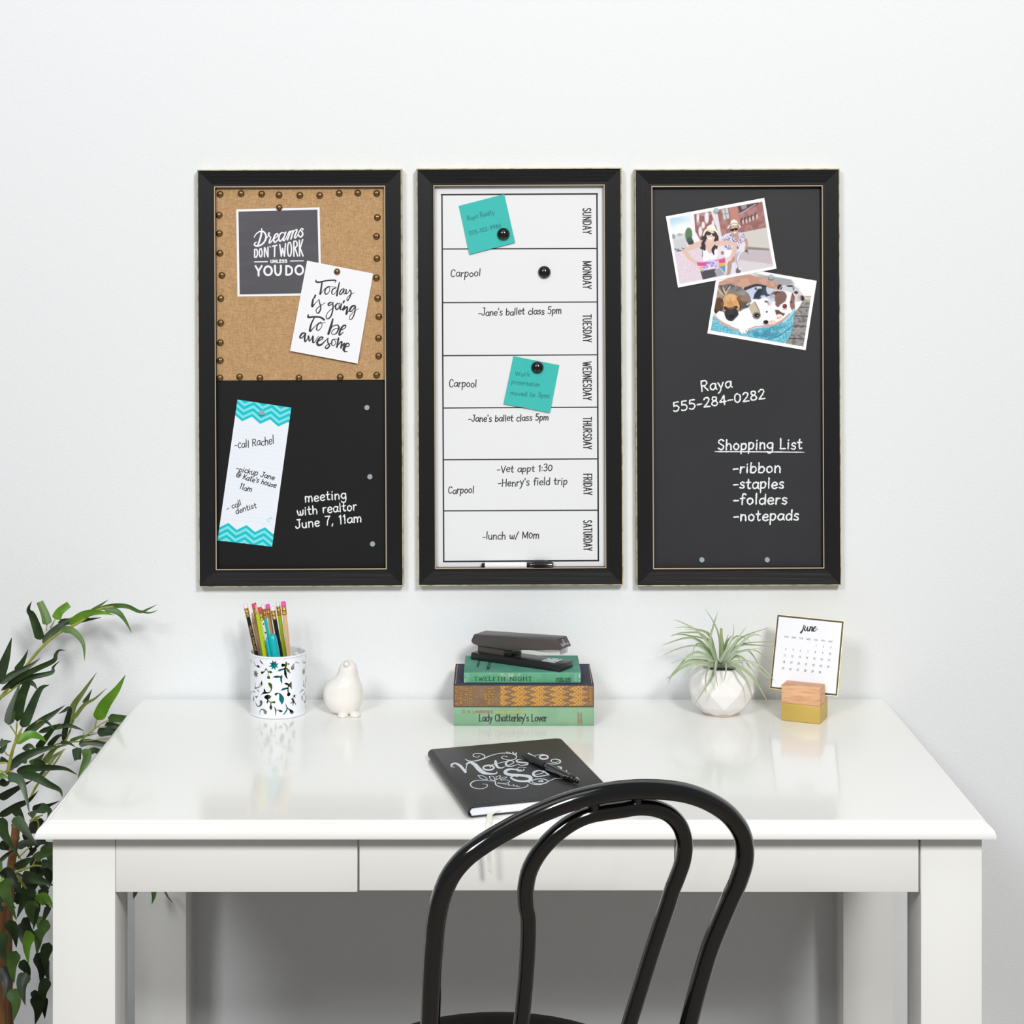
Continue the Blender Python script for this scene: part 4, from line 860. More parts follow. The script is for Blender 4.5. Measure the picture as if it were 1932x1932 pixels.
for s_, d_ in ((.131, .012), (.131, .026), (.145, .012), (.145, .026)):
    prt('slot', [(s_, .0124), (s_ + .0022, .0124), (s_ + .0022, .0128), (s_, .0128)], d_, d_ + .002, M['plastic'], ap, 0)
v, f = lathe([(.0009, 0), (.0009, .0006)], sf(.0065, .0345, .0022), 12, up=-e2); mk('rivet', v, f, M['plastic'], arm)
# mark on the front end of the arm
oA = sf(.154, .0482, 0); dA = (sf(.1625, .0336, 0) - oA).normalized(); nA = dA.cross(e2).normalized()
if nA.dot(e1) < 0: nA = -nA
def endf(a, b): return oA + e2 * a + dA * b + nA * .0004     # a across, b down
lg = []
for p_, w_ in text('Sparco', 9, 12.2, 31, 12.2, 2.6, .75): lg.append((p_, w_))
lg += [(cat([(20, 2.6), (22.4, 5.4), (20, 9.4), (17.8, 6.8), (20.2, 5.2)], 6), np.linspace(1.3, .5, 25)), (cat([(17, 3.8), (16, 6.5), (17.6, 9)], 5), np.full(11, .6))]
v, f = ribbons(lg, lambda x, y: endf(.001 * x, .001 * y + .0004)); mk('logo', v, f, mat('logo_grey', (190, 196, 205), .5), arm, label='small pale maker mark')

# ---------------------------------------------------------------- pen holder with cut-out pattern
CR = .0431; cc = Vector((-.3450, CAMY + 2.8957, .76)); CH = .0956
cup = empty('pen_holder', cc, 'white metal pencil cup with cut-out leaf and flower pattern', 'pen holder')
shp = '''480,270,9 505,320,15 560,370,9
300,300,5 340,390,10 390,425,10 430,430,24 480,455,4
530,590,24 600,560,7 640,490,12 690,560,9 750,570,24 800,585,4
690,560,7 705,640,7 705,700,9
1060,400,32 1110,400,14
1140,320,8 1140,360,22 1130,400,24 1110,480,11 1000,520,21 930,550,3
1110,480,14 1120,600,25 1140,690,14 1180,740,3
1140,470,10 1190,540,22 1240,605,4
820,700,5 900,690,22 990,690,16 1020,700,24 1035,650,5
1015,700,20 1020,780,18 1035,860,4
1290,470,40 1305,400,20 1330,350,5
1350,330,6 1400,330,18 1430,360,5
700,845,5 745,890,34 770,950,22 775,1010,10 740,1070,10 680,1095,11 600,1092,22 515,1135,5
595,990,5 600,1040,22 620,1090,12
520,790,5 525,850,18 500,900,30 440,960,7 340,980,16
345,980,8 345,900,12 350,830,4
1100,860,6 1150,870,20 1200,890,16 1230,900,34 1260,810,4
1240,900,28 1265,1000,5
1190,900,12 1180,970,11 1080,1000,22 1010,1035,4
1180,970,12 1185,1060,12 1200,1130,10
600,1210,10 650,1205,38 700,1195,42 760,1190,12
670,1240,12 685,1280,12 760,1330,9 850,1330,22
685,1280,10 670,1340,14
765,1335,8 765,1400,13 765,1460,28 765,1520,5
890,1130,24 920,1105,12 970,1110,10 1010,1170,30 1030,1250,48 1040,1330,25 1030,1385,4
1280,1250,20 1310,1310,20 1290,1420,6
1310,1310,10 1240,1360,8
1320,1310,10 1360,1390,8
350,1330,5 390,1410,16 440,1440,10 500,1400,22 510,1330,38
480,1640,4 475,1570,9 520,1510,11 590,1530,22 620,1580,38
850,1450,4 880,1510,14 885,1600,9 875,1660,4
890,1530,7 960,1530,10 1000,1550,24 1050,1560,5
1120,1370,4 1160,1480,12 1130,1570,15 1070,1640,8
1170,1480,9 1230,1530,14 1270,1580,34 1310,1600,6
340,1180,5 380,1210,16 420,1170,5
300,1220,20 300,1290,24
400,1010,5 440,1060,16 460,1080,4
250,1090,8 300,1060,12 350,1090,6'''
circ = [(705, 708, 38), (1195, 370, 22), (1200, 1135, 42), (850, 1330, 24), (540, 590, 26)]
def cupuv(x, y):
    s = max(-.995, min(.995, (x - 866) / 693)); th = math.asin(s); c = math.cos(th)
    return th * 43.1, (1755 - 155 * (1 - c) - y) / 1560 * 95.6, max(.45, c)
caps_ = []
for l_ in shp.split('\n'):
    q = [tuple(map(float, a.split(','))) for a in l_.split()]
    q = [(*cupuv(a, b)[:2], r / 16.3 * 1.3 + .08) for a, b, r in q]
    q = cat(q, 3); caps_ += [(q[i], q[i + 1]) for i in range(len(q) - 1)]
for a, b, r in circ: u, v_, _ = cupuv(a, b); caps_.append((np.array([u, v_, r / 14.]), np.array([u + .01, v_, r / 14.])))
for (cx, cy, R_, n_) in ((840, 400, 118, 8), (360, 620, 100, 8), (1330, 1180, 60, 5)):
    u, v_, c_ = cupuv(cx, cy); k_ = R_ / 16.3
    for i in range(n_):
        a = 2 * math.pi * i / n_ + .3; caps_.append((np.array([u, v_, k_ * .36]), np.array([u + math.cos(a) * k_ * .55, v_ + math.sin(a) * k_ * .55, k_ * .22]))); caps_.append((np.array([u + math.cos(a) * k_ * .55, v_ + math.sin(a) * k_ * .55, k_ * .22]), np.array([u + math.cos(a) * k_, v_ + math.sin(a) * k_, k_ * .07])))
PERI = 2 * math.pi * 43.1; third = PERI / 3
NU, NV = 540, 190
def cupfield(U, Vv):
    d = np.full(U.shape, 1e9); Uw = (U + third / 2) % third - third / 2
    for a, b in caps_:
        for sh in (0,) if abs(a[0]) < third / 2 - 8 else (0, -third, third):
            ax0, ab = a[0] + sh, b[:2] - a[:2]; lo = max(a[2], b[2]) + 3
            m_ = (np.abs(Uw - ax0) < lo + abs(ab[0]) + 1) & (np.abs(Vv - a[1]) < lo + abs(ab[1]) + 1)
            if not m_.any(): continue
            px_, py_ = Uw[m_] - ax0, Vv[m_] - a[1]; t = np.clip((px_ * ab[0] + py_ * ab[1]) / (ab @ ab + 1e-9), 0, 1)
            dd = np.hypot(px_ - t * ab[0], py_ - t * ab[1]) - (a[2] * (1 - t) + b[2] * t); d[m_] = np.minimum(d[m_], dd)
    return d
uu = np.arange(NU) / NU * PERI; vv = np.linspace(2.2, 93.2, NV)
Ug, Vg = np.meshgrid(uu, vv)
keep = cupfield(Ug + PERI / NU / 2, Vg + (vv[1] - vv[0]) / 2) > 0
fld = cupfield(Ug, Vg); e_ = .05
gx = (cupfield(Ug + e_, Vg) - cupfield(Ug - e_, Vg)) / (2 * e_); gy = (cupfield(Ug, Vg + e_) - cupfield(Ug, Vg - e_)) / (2 * e_)
near = np.abs(fld) < .42
U2 = np.where(near, Ug - gx * fld * .9, Ug); V2 = np.where(near, Vg - gy * fld * .9, Vg)
V2[0] = vv[0]; V2[-1] = vv[-1]
V = []; Fc = []
for rr in (CR, CR - .0007):
    th = U2 / 43.1
    X = cc.x + rr * np.sin(th); Yy = cc.y - rr * np.cos(th); Zz = cc.z + V2 / 1000
    V += list(zip(X.ravel(), Yy.ravel(), Zz.ravel()))
nn = NU * NV
for j in range(NV - 1):
    for i in range(NU):
        if keep[j, i]:
            i2 = (i + 1) % NU; a, b, c, d = j * NU + i, j * NU + i2, (j + 1) * NU + i2, (j + 1) * NU + i
            Fc.append((a, b, c, d)); Fc.append((nn + d, nn + c, nn + b, nn + a))
M['cup'] = mat('white_powder_coat', (240, 243, 248), .35, spec=.45)
mk('wall', V, Fc, M['cup'], cup, smooth=True)
v, f = lathe([(CR - .0010, CH - .003), (CR + .0002, CH - .0035), (CR + .0012, CH - .0022), (CR + .0014, CH - .001), (CR + .0008, CH), (CR - .0006, CH), (CR - .001, CH - .003)], cc, 72, cap=False); mk('rim', v, f, M['cup'], cup, smooth=True)
v, f = lathe([(CR - .001, .0003), (CR + .0006, .0005), (CR + .0009, .0015), (CR + .0003, .003), (CR - .0008, .0032), (.001, .0028)], cc, 72); mk('base', v, f, M['cup'], cup, smooth=True, auto=.6)

# pencils
def pmat(n, c, **k): return mat(n, c, .35, spec=.4, **k)
M['p_black'] = pmat('pencil_black', (30, 30, 32)); M['p_nat'] = mat('pencil_wood', (226, 184, 144), .6, var=(200, (210, 164, 122), .4, .7, (1, 1, .1))); M['p_lime'] = pmat('pencil_lime', (176, 204, 24)); M['p_teal'] = pmat('pencil_teal', (44, 196, 184)); M['p_tan'] = mat('pencil_tan', (198, 152, 108), .6); M['p_white'] = pmat('pencil_white', (236, 236, 230))
M['er_w'] = mat('eraser_white', (232, 226, 222), .8); M['er_r'] = mat('eraser_red', (214, 74, 104), .8); M['er_p'] = mat('eraser_pink', (232, 84, 176), .8); M['ferrule'] = mat('gold_ferrule', (222, 176, 104), .22, metal=.9, bump=(700, .5, .0006)); M['lead'] = mat('graphite', (50, 48, 50), .5)
gP = 'pencils standing in the cup'
CB = .7645
def pencil(tx, ty, rx, ry, Yt, Yb, body, er, label, sharp=False, r=.0033, name='pencil', dots=False):
    top = P(tx, ty, Yt)
    # second point on the same sight path at the rim, then down to the cup floor
    zr = CAMZ - (ry - PY) / F * ((Yt + Yb) / 2 - CAMY); pr = P(rx, ry, Yt + (Yb - Yt) * (ty - ry) / (ty - 1345.))
    d = (top - pr).normalized(); L = (top.z - CB) / d.z; bot = top - d * L
    rad = math.hypot(bot.x - cc.x, bot.y - cc.y)
    if rad > CR - .006: 
        k_ = (CR - .006) / rad; bot = Vector((cc.x + (bot.x - cc.x) * k_, cc.y + (bot.y - cc.y) * k_, bot.z)); d = (top - bot).normalized(); L = (top - bot).length
    root = empty(name, bot, label, 'pencil', gP)
    if sharp:
        v, f = lathe([(r, 0), (r, L - .018)], bot, 6, up=d); mk('barrel', v, f, body, root)
        v, f = lathe([(r, L - .018), (r * .28, L - .0035)], bot, 12, up=d); mk('sharpened_wood', v, f, M['p_nat'], root, smooth=True)
        v, f = lathe([(r * .28, L - .0035), (.0002, L)], bot, 10, up=d); mk('lead', v, f, M['lead'], root, smooth=True)
    else:
        v, f = lathe([(r, 0), (r, L - .020)], bot, 6, up=d); bd = mk('barrel', v, f, body, root)
        v, f = lathe([(r * 1.05, L - .0205), (r * 1.05, L - .018), (r * .95, L - .0172), (r * 1.05, L - .0164), (r * 1.05, L - .012), (r * .95, L - .0113), (r * 1.05, L - .0105), (r * 1.08, L - .0065)], bot, 20, up=d); mk('ferrule', v, f, M['ferrule'], root, smooth=True, auto=.8)
        v, f = lathe([(r, L - .0066), (r, L - .001), (r * .85, L)], bot, 20, up=d); mk('eraser', v, f, er, root, smooth=True, auto=.7)
        if dots:
            a_ = d.cross(Vector((0, 1, 0))).normalized()
            for i in range(14):
                s_ = L - .026 - i * .0068; q = bot + d * s_ + a_ * (r * .62 if i % 2 else -r * .62) - Vector((0, 1, 0)) * r * .78
                v, f = lathe([(.0012, -.0006), (.0012, .0002)], q, 10, up=Vector((0, -1, 0))); mk('dot', v, f, M['line'], bd)
    return root, bot, top, d
cy = cc.y
r1, bo, to_, d_ = pencil(462.5, 1139.5, 484.2, 1236, cy - .012, cy - .014, M['p_black'], M['er_w'], 'black pencil with gold lettering and white eraser, leaning furthest left')
# gold imprint on the black pencil
tt = to_ - d_ * .045; sd = d_.cross(Vector((0, 1, 0))).normalized()
v, f = ribbons([(s * 1., w_) for s, w_ in text('HELLO DARLING', 0, 0, 40, 0, 1.6, .5, sp=.9)], lambda x, y: to_ - d_ * (.034 + x * .001) + sd * (y * .001 + .0006) + Vector((0, -.0034, 0)))
mk('gilt_lettering', v, f, M['gilt'], r1)
pencil(478, 1138.6, 496, 1236, cy + .020, cy + .016, M['p_tan'], M['er_r'], 'thin pencil with red eraser standing behind the lime one', r=.0030)
pencil(475, 1155.5, 491.6, 1236, cy - .001, cy - .004, M['p_nat'], None, 'natural wood pencil, point up, beside the leftmost black one', sharp=True)
pencil(482, 1136, 499.8, 1239, cy - .018, cy - .030, M['p_lime'], None, 'lime green pencil standing point up', sharp=True)
pencil(489, 1146, 507, 1239, cy - .010, cy - .021, M['p_white'], M['er_r'], 'white pencil with black dots and red eraser', dots=True, r=.0036)
pencil(495.8, 1141, 512, 1239, cy - .001, cy - .012, M['p_teal'], M['er_w'], 'teal pencil with white eraser')
pencil(504.5, 1140, 520, 1239, cy + .004, cy - .004, M['p_tan'], M['er_p'], 'tan wood pencil with pink eraser behind the teal pen')
pencil(513.8, 1144, 530.8, 1239, cy - .010, cy - .012, M['p_black'], M['er_w'], 'black pencil with white eraser between tan and lime ones', r=.0036)
pencil(524, 1136, 537.5, 1238, cy + .004, cy + .002, M['p_lime'], M['er_w'], 'lime green pencil with white eraser', r=.0034)
pencil(534.5, 1135, 545, 1237, cy - .008, cy - .006, M['p_nat'], M['er_p'], 'natural wood pencil with pink eraser, furthest right in the cup', r=.0036)
# teal felt pen
tp = P(513, 1196, cy - .026); bt = P(531, 1300, cy - .026); d_ = (tp - bt).normalized(); L_ = (tp.z - CB) / d_.z; bt = tp - d_ * L_
M['pen_teal'] = mat('teal_plastic', (0, 172, 180), .3, coat=.3)
pn = empty('felt_pen', bt, 'thick teal capped felt pen standing in the cup', 'pen')
v, f = lathe([(.0062, 0), (.0070, .002), (.0070, L_ - .012), (.0062, L_ - .004), (.0035, L_)], bt, 24, up=d_); mk('cap', v, f, M['pen_teal'], pn, smooth=True)
cl_ = bt + Vector((-.0088, -.002, 0))
v, f = tube([cl_ + d_ * s for s in (.03, .05, .07, L_ - .012, L_ - .005)], [.0024, .0026, .0027, .0026, .0012], 12); mk('clip', v, f, M['pen_teal'], pn, smooth=True)

# ---------------------------------------------------------------- bird figurine
bz = PZ(648, 1350, .76); by = bz.y + .012
def zy(y): return CAMZ - ((y / 6.9 + 1120) - PY) / F * (by - CAMY)
sil = [(858, 1490, 1510), (864, 1462, 1538), (880, 1425, 1570), (910, 1396, 1597), (950, 1380, 1615), (1000, 1366, 1622), (1050, 1350, 1628), (1100, 1312, 1642), (1140, 1255, 1656), (1180, 1208, 1672), (1230, 1176, 1688), (1290, 1164, 1697), (1350, 1166, 1693), (1410, 1180, 1680), (1470, 1212, 1658), (1520, 1250, 1640), (1560, 1300, 1622), (1585, 1345, 1600), (1600, 1390, 1560)]
rings = []; NR = 40; v = []; f = []
for y, a, b in sil:
    xa, xb = P(a / 6.9 + 440, 0, by).x, P(b / 6.9 + 440, 0, by).x; zc_ = zy(y); rx_ = (xb - xa) / 2; bl_ = min(1, max(0, (y - 950) / 300)); ry_ = min(.026, rx_ * (1 - .16 * bl_)); cx_ = (xa + xb) / 2
    for i in range(NR):
        t = 2 * math.pi * i / NR; v.append((cx_ + rx_ * math.cos(t), by + ry_ * math.sin(t) + (-.001 + .005 * bl_), max(.7606, zc_)))
for j in range(len(sil) - 1):
    for i in range(NR): f.append((j * NR + i, (j + 1) * NR + i, (j + 1) * NR + (i + 1) % NR, j * NR + (i + 1) % NR))
f.append(tuple(range(NR))); f.append(tuple(range(len(sil) * NR - 1, (len(sil) - 1) * NR - 1, -1)))
M['ceramic'] = mat('ivory_glaze', (240, 236, 230), .18, spec=.5, coat=.5, sub=.15)
bird = empty('bird_figurine', (P(1430 / 6.9 + 440, 0, by).x, by, .76), 'white glazed ceramic bird figurine', 'figurine')
bo_ = mk('body', v, f, M['ceramic'], bird, smooth=True)
md = bo_.modifiers.new('sub', 'SUBSURF'); md.levels = 1; md.render_levels = 1
bp_ = P(1476 / 6.9 + 440, 925 / 6.9 + 1120, by - .0165)
v, f = lathe([(.0044, -.003), (.0040, 0), (.0032, .0012), (.0018, .0022), (.0005, .0027)], bp_, 18, up=Vector((-.1, -1, -.25))); mk('beak', v, f, M['ceramic'], bird, smooth=True)
for x, yq in ((1432, -.009), (1592, -.007)):
    q = P(x / 6.9 + 440, 1350, by + yq); v = []; f = []
    for j, (ph0) in enumerate(np.linspace(0, math.pi / 2, 6)):
        for i in range(20):
            t = 2 * math.pi * i / 20; v.append((q.x + (.0088 * math.cos(ph0) * math.cos(t)), q.y - .006 + .0125 * math.cos(ph0) * math.sin(t), .7603 + .0068 * math.sin(ph0)))
    for j in range(5):
        for i in range(20): f.append((j * 20 + i, j * 20 + (i + 1) % 20, (j + 1) * 20 + (i + 1) % 20, (j + 1) * 20 + i))
    f.append(tuple(range(19, -1, -1))); mk('foot', v, f, M['ceramic'], bird, smooth=True)

# ---------------------------------------------------------------- faceted planter and air plant
pc = Vector((.3457, CAMY + 2.892, .76))
M['pot'] = mat('matte_white_ceramic', (238, 235, 232), .38, spec=.4); M['clay'] = mat('bare_clay_rim', (216, 194, 176), .8); M['moss'] = mat('dark_moss', (44, 48, 36), .95, bump=(300, 1, .003))
pot = empty('faceted_planter', pc, 'white ceramic planter with diamond facets', 'planter')
n7 = 8; base_a = math.radians(-90)
RG = [(.0285, .0012, 0), (.0415, .0130, 1), (.0515, .0335, 0), (.0500, .0530, 1), (.0385, .0690, 0), (.0325, .0735, 0)]
RG = [(.0290, .0015, .5), (.0445, .0150, 0), (.0530, .0370, .5), (.0490, .0580, 0), (.0365, .0720, .5)]
v = []; f = []
for r, z, o in RG:
    for i in range(n7): a = base_a + 2 * math.pi * (i + o) / n7; v.append(pc + Vector((r * math.cos(a), r * math.sin(a), z)))
for j in range(len(RG) - 1):
    off = RG[j][2]
    for i in range(n7):
        i2 = (i + 1) % n7
        if off: f += [(j * n7 + i, (j + 1) * n7 + i2, (j + 1) * n7 + i), (j * n7 + i, j * n7 + i2, (j + 1) * n7 + i2)]
        else: f += [(j * n7 + i, j * n7 + i2, (j + 1) * n7 + i), (j * n7 + i2, (j + 1) * n7 + i2, (j + 1) * n7 + i)]
k_ = (len(RG) - 1) * n7; o_ = len(v)
for r, z in ((.0315, .0728), (.0295, .0700), (.028, .058)):
    for i in range(n7): a = base_a + 2 * math.pi * (i + .5) / n7; v.append(pc + Vector((r * math.cos(a), r * math.sin(a), z)))
prev = k_
for j in range(3):
    cur = o_ + j * n7
    for i in range(n7): f.append((prev + i, prev + (i + 1) % n7, cur + (i + 1) % n7, cur + i))
    prev = cur
f.append(tuple(range(n7 - 1, -1, -1)))
v, f = bevelled(v, f, .0009, 2, .08)
mk('body', v, f, M['pot'], pot, smooth=True, auto=.16)
v, f = lathe([(.0275, 0), (.0292, .0008), (.0292, .0016)], pc, 32); mk('foot_ring', v, f, M['clay'], pot)
v, f = lathe([(.028, .055), (.028, .064), (.012, .067), (.001, .068)], pc, 24); mk('moss', v, f, M['moss'], pot, smooth=True, label='dark moss filling')

def leafmat(name, c1, c2, rough=.5, tip=None):
    m = bpy.data.materials.new(name); m.use_nodes = True; nt = m.node_tree; b = nt.nodes['Principled BSDF']; b.inputs['Roughness'].default_value = rough
    uv = nt.nodes.new('ShaderNodeUVMap'); sp_ = nt.nodes.new('ShaderNodeSeparateXYZ'); nt.links.new(uv.outputs[0], sp_.inputs[0])
    mu = nt.nodes.new('ShaderNodeMath'); mu.operation = 'MULTIPLY'; mu.inputs[1].default_value = 44; nt.links.new(sp_.outputs[0], mu.inputs[0])
    si = nt.nodes.new('ShaderNodeMath'); si.operation = 'SINE'; nt.links.new(mu.outputs[0], si.inputs[0])
    tc = nt.nodes.new('ShaderNodeTexCoord'); n = nt.nodes.new('ShaderNodeTexNoise'); n.inputs['Scale'].default_value = 35; nt.links.new(tc.outputs['Object'], n.inputs[0])
    ad = nt.nodes.new('ShaderNodeMath'); ad.operation = 'MULTIPLY_ADD'; ad.inputs[1].default_value = .16; nt.links.new(si.outputs[0], ad.inputs[0]); nt.links.new(n.outputs[0], ad.inputs[2])
    r = nt.nodes.new('ShaderNodeValToRGB'); r.color_ramp.elements[0].position = .3; r.color_ramp.elements[1].position = .75
    r.color_ramp.elements[0].color = (*lin(c1), 1); r.color_ramp.elements[1].color = (*lin(c2), 1)
    nt.links.new(ad.outputs[0], r.inputs[0]); nt.links.new(r.outputs[0], b.inputs['Base Color'])
    b.inputs['Transmission Weight'].default_value = 0
    return m
def leaf3(cl, wd, up_hint, chan=.18, tilt=0., nc=5):
    """cl: Nx3 centreline, wd: widths; returns verts/faces/uv of a channelled blade seen from the camera side."""
    N = len(cl); v = []; f = []; uv = []
    for i in range(N):
        p = Vector(cl[i]); t = (Vector(cl[min(i + 1, N - 1)]) - Vector(cl[max(i - 1, 0)]))
        t = t.normalized() if t.length > 1e-9 else Vector((0, 0, 1))
        vw = (CAM - p).normalized(); s = t.cross(vw)
        s = s.normalized() if s.length > 1e-6 else Vector((1, 0, 0)); nn_ = s.cross(t).normalized()
        s = (s * math.cos(tilt) + nn_ * math.sin(tilt)).normalized(); nn_ = s.cross(t).normalized()
        for c in range(nc):
            q = c / (nc - 1) * 2 - 1; v.append(p + s * (q * wd[i] / 2) + nn_ * (abs(q) * wd[i] * chan)); uv.append((c / (nc - 1), i / (N - 1)))
    for i in range(N - 1):
        for c in range(nc - 1): a = i * nc + c; f.append((a, a + 1, a + nc + 1, a + nc))
    return v, f, uv
M['air'] = [leafmat('air_leaf', (140, 156, 120), (176, 190, 152), .6), leafmat('air_leaf_pale', (160, 176, 150), (192, 204, 176), .6), leafmat('air_leaf_olive', (126, 144, 96), (160, 174, 122), .6)]
airp = empty('air_plant', pc + Vector((0, 0, .062)), 'grey green air plant with arching leaves growing in the white planter', 'plant')
AL = '''900,860 800,640 620,420 420,300 255,230|62|-.01|0
850,850 800,560 845,350 920,110|74|.0|0
960,800 940,500 860,280 720,60|42|.02|0
980,850 972,600 968,365|62|.0|2|b
960,860 1080,640 1150,480 1165,290|62|-.01|1
1000,880 1100,700 1250,480 1360,335|62|-.005|1
1050,800 1170,620 1330,480 1700,355|55|.02|2
1030,880 1180,700 1380,500 1520,465 1605,505|66|-.01|1
1040,880 1200,740 1430,690 1640,655|60|-.02|1
1200,640 1450,580 1800,570|26|.03|2
1230,640 1500,620 1810,665|40|.02|0
1100,760 1400,690 1560,740 1740,910|32|.015|2
1150,780 1340,700 1450,770 1570,980 1700,1220|42|.0|0
1160,800 1300,820 1400,950 1500,1060|52|-.01|0
1060,900 1250,860 1450,880 1600,960 1800,1185|42|-.025|1
1060,920 1350,860 1500,960 1640,1080 1710,1130|40|-.01|1
1060,920 1180,930 1290,1060 1380,1200 1450,1430|74|-.055|0
1080,905 1260,960 1420,1080 1560,1280 1665,1460|78|-.050|0
1000,900 1045,900 1040,1040 1005,1200|46|-.052|0
905,865 885,960 890,1080 925,1275|46|-.055|1
860,900 780,960 735,1130 740,1370|62|-.058|0
890,960 830,1120 720,1290 555,1535|60|-.060|0
800,920 650,910 500,990 390,1100|52|-.045|1
820,900 600,890 380,960 230,1080 125,1140|64|-.035|0
800,880 560,850 400,900 230,1060 165,1215|52|-.02|0
860,880 700,810 500,810 330,850 190,915|60|-.02|1
790,800 620,730 480,780 380,880 250,1020|52|-.01|0
800,780 650,640 450,640 250,700 90,780|46|-.01|0
740,640 560,520 400,520 230,570 65,628|50|.01|0
800,580 640,440 450,430 330,440 210,488|36|.02|0
760,560 500,480 330,455 190,475|32|.02|2
800,500 620,390 440,350 255,355|32|.025|0
820,500 700,400 560,380 415,385|28|.025|0
780,740 640,600 560,660 535,800|32|.02|0
1060,660 1180,500 1280,490 1420,570|32|.025|2
1020,640 1060,520 1080,455|22|.02|0
1010,820 1050,600 1130,470|74|.01|2
900,850 850,640 830,500|56|.01|2
990,860 1004,650 992,480|60|.005|0
1080,860 1200,800 1260,860 1330,960|40|-.01|0
880,880 760,820 740,700 700,620|50|.01|2'''
for ln_ in AL.split('\n'):
    q = ln_.split('|'); pts = [tuple(map(float, a.split(','))) for a in q[0].split()]; wd = float(q[1]); dy = float(q[2]); mi_ = int(q[3]); blunt = len(q) > 4
    if dy > -.03: pts = [(955 + (pts[0][0] - 955) * .25, 905)] + pts
    else: pts = [(955 + (pts[0][0] - 955) * .4, 900)] + pts
    c2 = cat(pts, 6); N = len(c2); t = np.linspace(0, 1, N)
    yb_ = pc.y - .004 + dy * np.minimum(1, t * 1.6) ** .8
    cl = [P(a / 8.05 + 1240, b / 8.05 + 1140, min(-.012, y_)) for (a, b), y_ in zip(c2, yb_)]
    w_ = wd / 8.05 / F * 2.892 * np.clip(.62 + t * 1.4, 0, 1) * ((1 - t) ** .75 if not blunt else (1 - t * .35)) + .0003
    v, f, uv = leaf3(cl, w_, None, .22, random.uniform(-.35, .35)); mk('leaf', v, f, M['air'][mi_], airp, uvs=uv, smooth=True)

# ---------------------------------------------------------------- calendar card in its wooden block
ph0 = math.radians(23.3); wv_ = Vector((math.cos(ph0), -math.sin(ph0), 0)); bv_ = Vector((math.sin(ph0), math.cos(ph0), 0)); F1 = Vector((.4327, CAMY + 2.8457, .76))
def bf(y, z, x): return F1 + wv_ * x + bv_ * y + Vector((0, 0, z))
M['beech'] = mat('beech_wood', (228, 180, 138), .55, var=(55, (208, 152, 112), .4, .65, (.5, 1, 5)), bump=(300, .2, .0004, (.1, 1, 1))); M['goldp'] = mat('gold_paint', (206, 176, 92), .45, metal=.35, bump=(500, .3, .0004))
blk = empty('card_stand', bf(.025, 0, .03), 'small beech block card stand dipped in gold paint', 'card holder')
v, f = prism([(0, .0004), (.0503, .0004), (.0503, .0270), (0, .0270)], bf, 0, .0600, .0008); mk('gold_base', v, f, M['goldp'], blk, smooth=True, auto=.6)
v, f = prism([(0, .0271), (.0503, .0271), (.0503, .0312), (.0395, .0335), (.0345, .0345), (.0330, .0547), (0, .0547)], bf, .0001, .0599, .0008); mk('wooden_top', v, f, M['beech'], blk, smooth=True, auto=.6, label='bare beech upper part')
cBL = Vector((.4215, CAMY + 2.8898, .7981)); cBR = Vector((.5191, CAMY + 2.8477, .7965)); upv = (bv_ * .0457 + Vector((0, 0, .1067)))
cn_ = wv_.cross(upv).normalized(); 
if cn_.y > 0: cn_ = -cn_
cTL = cBL + upv; cTR = PPL(1592.6, 1172.2, cBL, cn_)
cal = empty('calendar_card', (cBL + cBR) / 2, 'square June calendar card with black and gold border', 'calendar')
def quadslab(c4, th, n_):
    v = [p for p in c4] + [p + n_ * th for p in c4]; return v, [(3, 2, 1, 0), (4, 5, 6, 7), (0, 1, 5, 4), (1, 2, 6, 5), (2, 3, 7, 6), (3, 0, 4, 7)]
M['goldfoil'] = mat('gold_foil', (226, 204, 96), .25, metal=.8); M['darkfoil'] = mat('dark_foil', (62, 46, 34), .4)
c4 = [cBL, cBR, cTR, cTL]; ctr = sum(c4, Vector()) / 4
v, f = quadslab(c4, .0005, cn_); mk('card_stock', v, f, M['goldfoil'], cal)
def shrink(d, off): return [p + (ctr - p).normalized() * d * 1.414 + cn_ * off for p in c4]
v, f = quadslab(shrink(.0004, .0007), .0001, cn_); mk('printed_border', v, f, M['darkfoil'], cal, label='dark foil border')
v, f = quadslab(shrink(.0030, .0010), .0001, cn_); mk('printed_ground', v, f, M['paper'], cal)
oC = cBL + cn_ * .0013; tC = lambda x, y: PPL(x, y, oC, cn_)
june = '''670,282 655,335 630,388 614,380 640,350 690,318 @16,18,14,10,8
-675,262 678,266 @16
698,280 685,335 702,352 738,290 @16,20,10,14
738,290 728,340 745,352 770,320 @18,18,10
-782,285 766,355 @18
768,340 800,288 815,300 802,350 822,355 840,335 @10,16,20,14,8
828,332 872,302 868,284 842,298 824,340 848,360 902,318 @8,10,16,20,14,8'''
ink('title_lettering', trace(june, 8.782, 1440, 1150, 1.1), tC, M['line'], cal)
M['calg'] = mat('grey_print', (120, 116, 116), .6)
cs_ = []
def cpx(x, y): return x / 8.782 + 1440, y / 8.782 + 1150
dx_, dy_ = 122, 13.2
for i, t in enumerate(('SUN', 'MON', 'TUE', 'WED', 'THU', 'FRI', 'SAT')):
    x, y = 350 + dx_ * i, 460 + dy_ * i; a = cpx(x, y); b = cpx(x + 66, y + 7); cs_ += text(t, a[0], a[1], b[0], b[1], 1.7, .5, sp=1.2)
num = 1
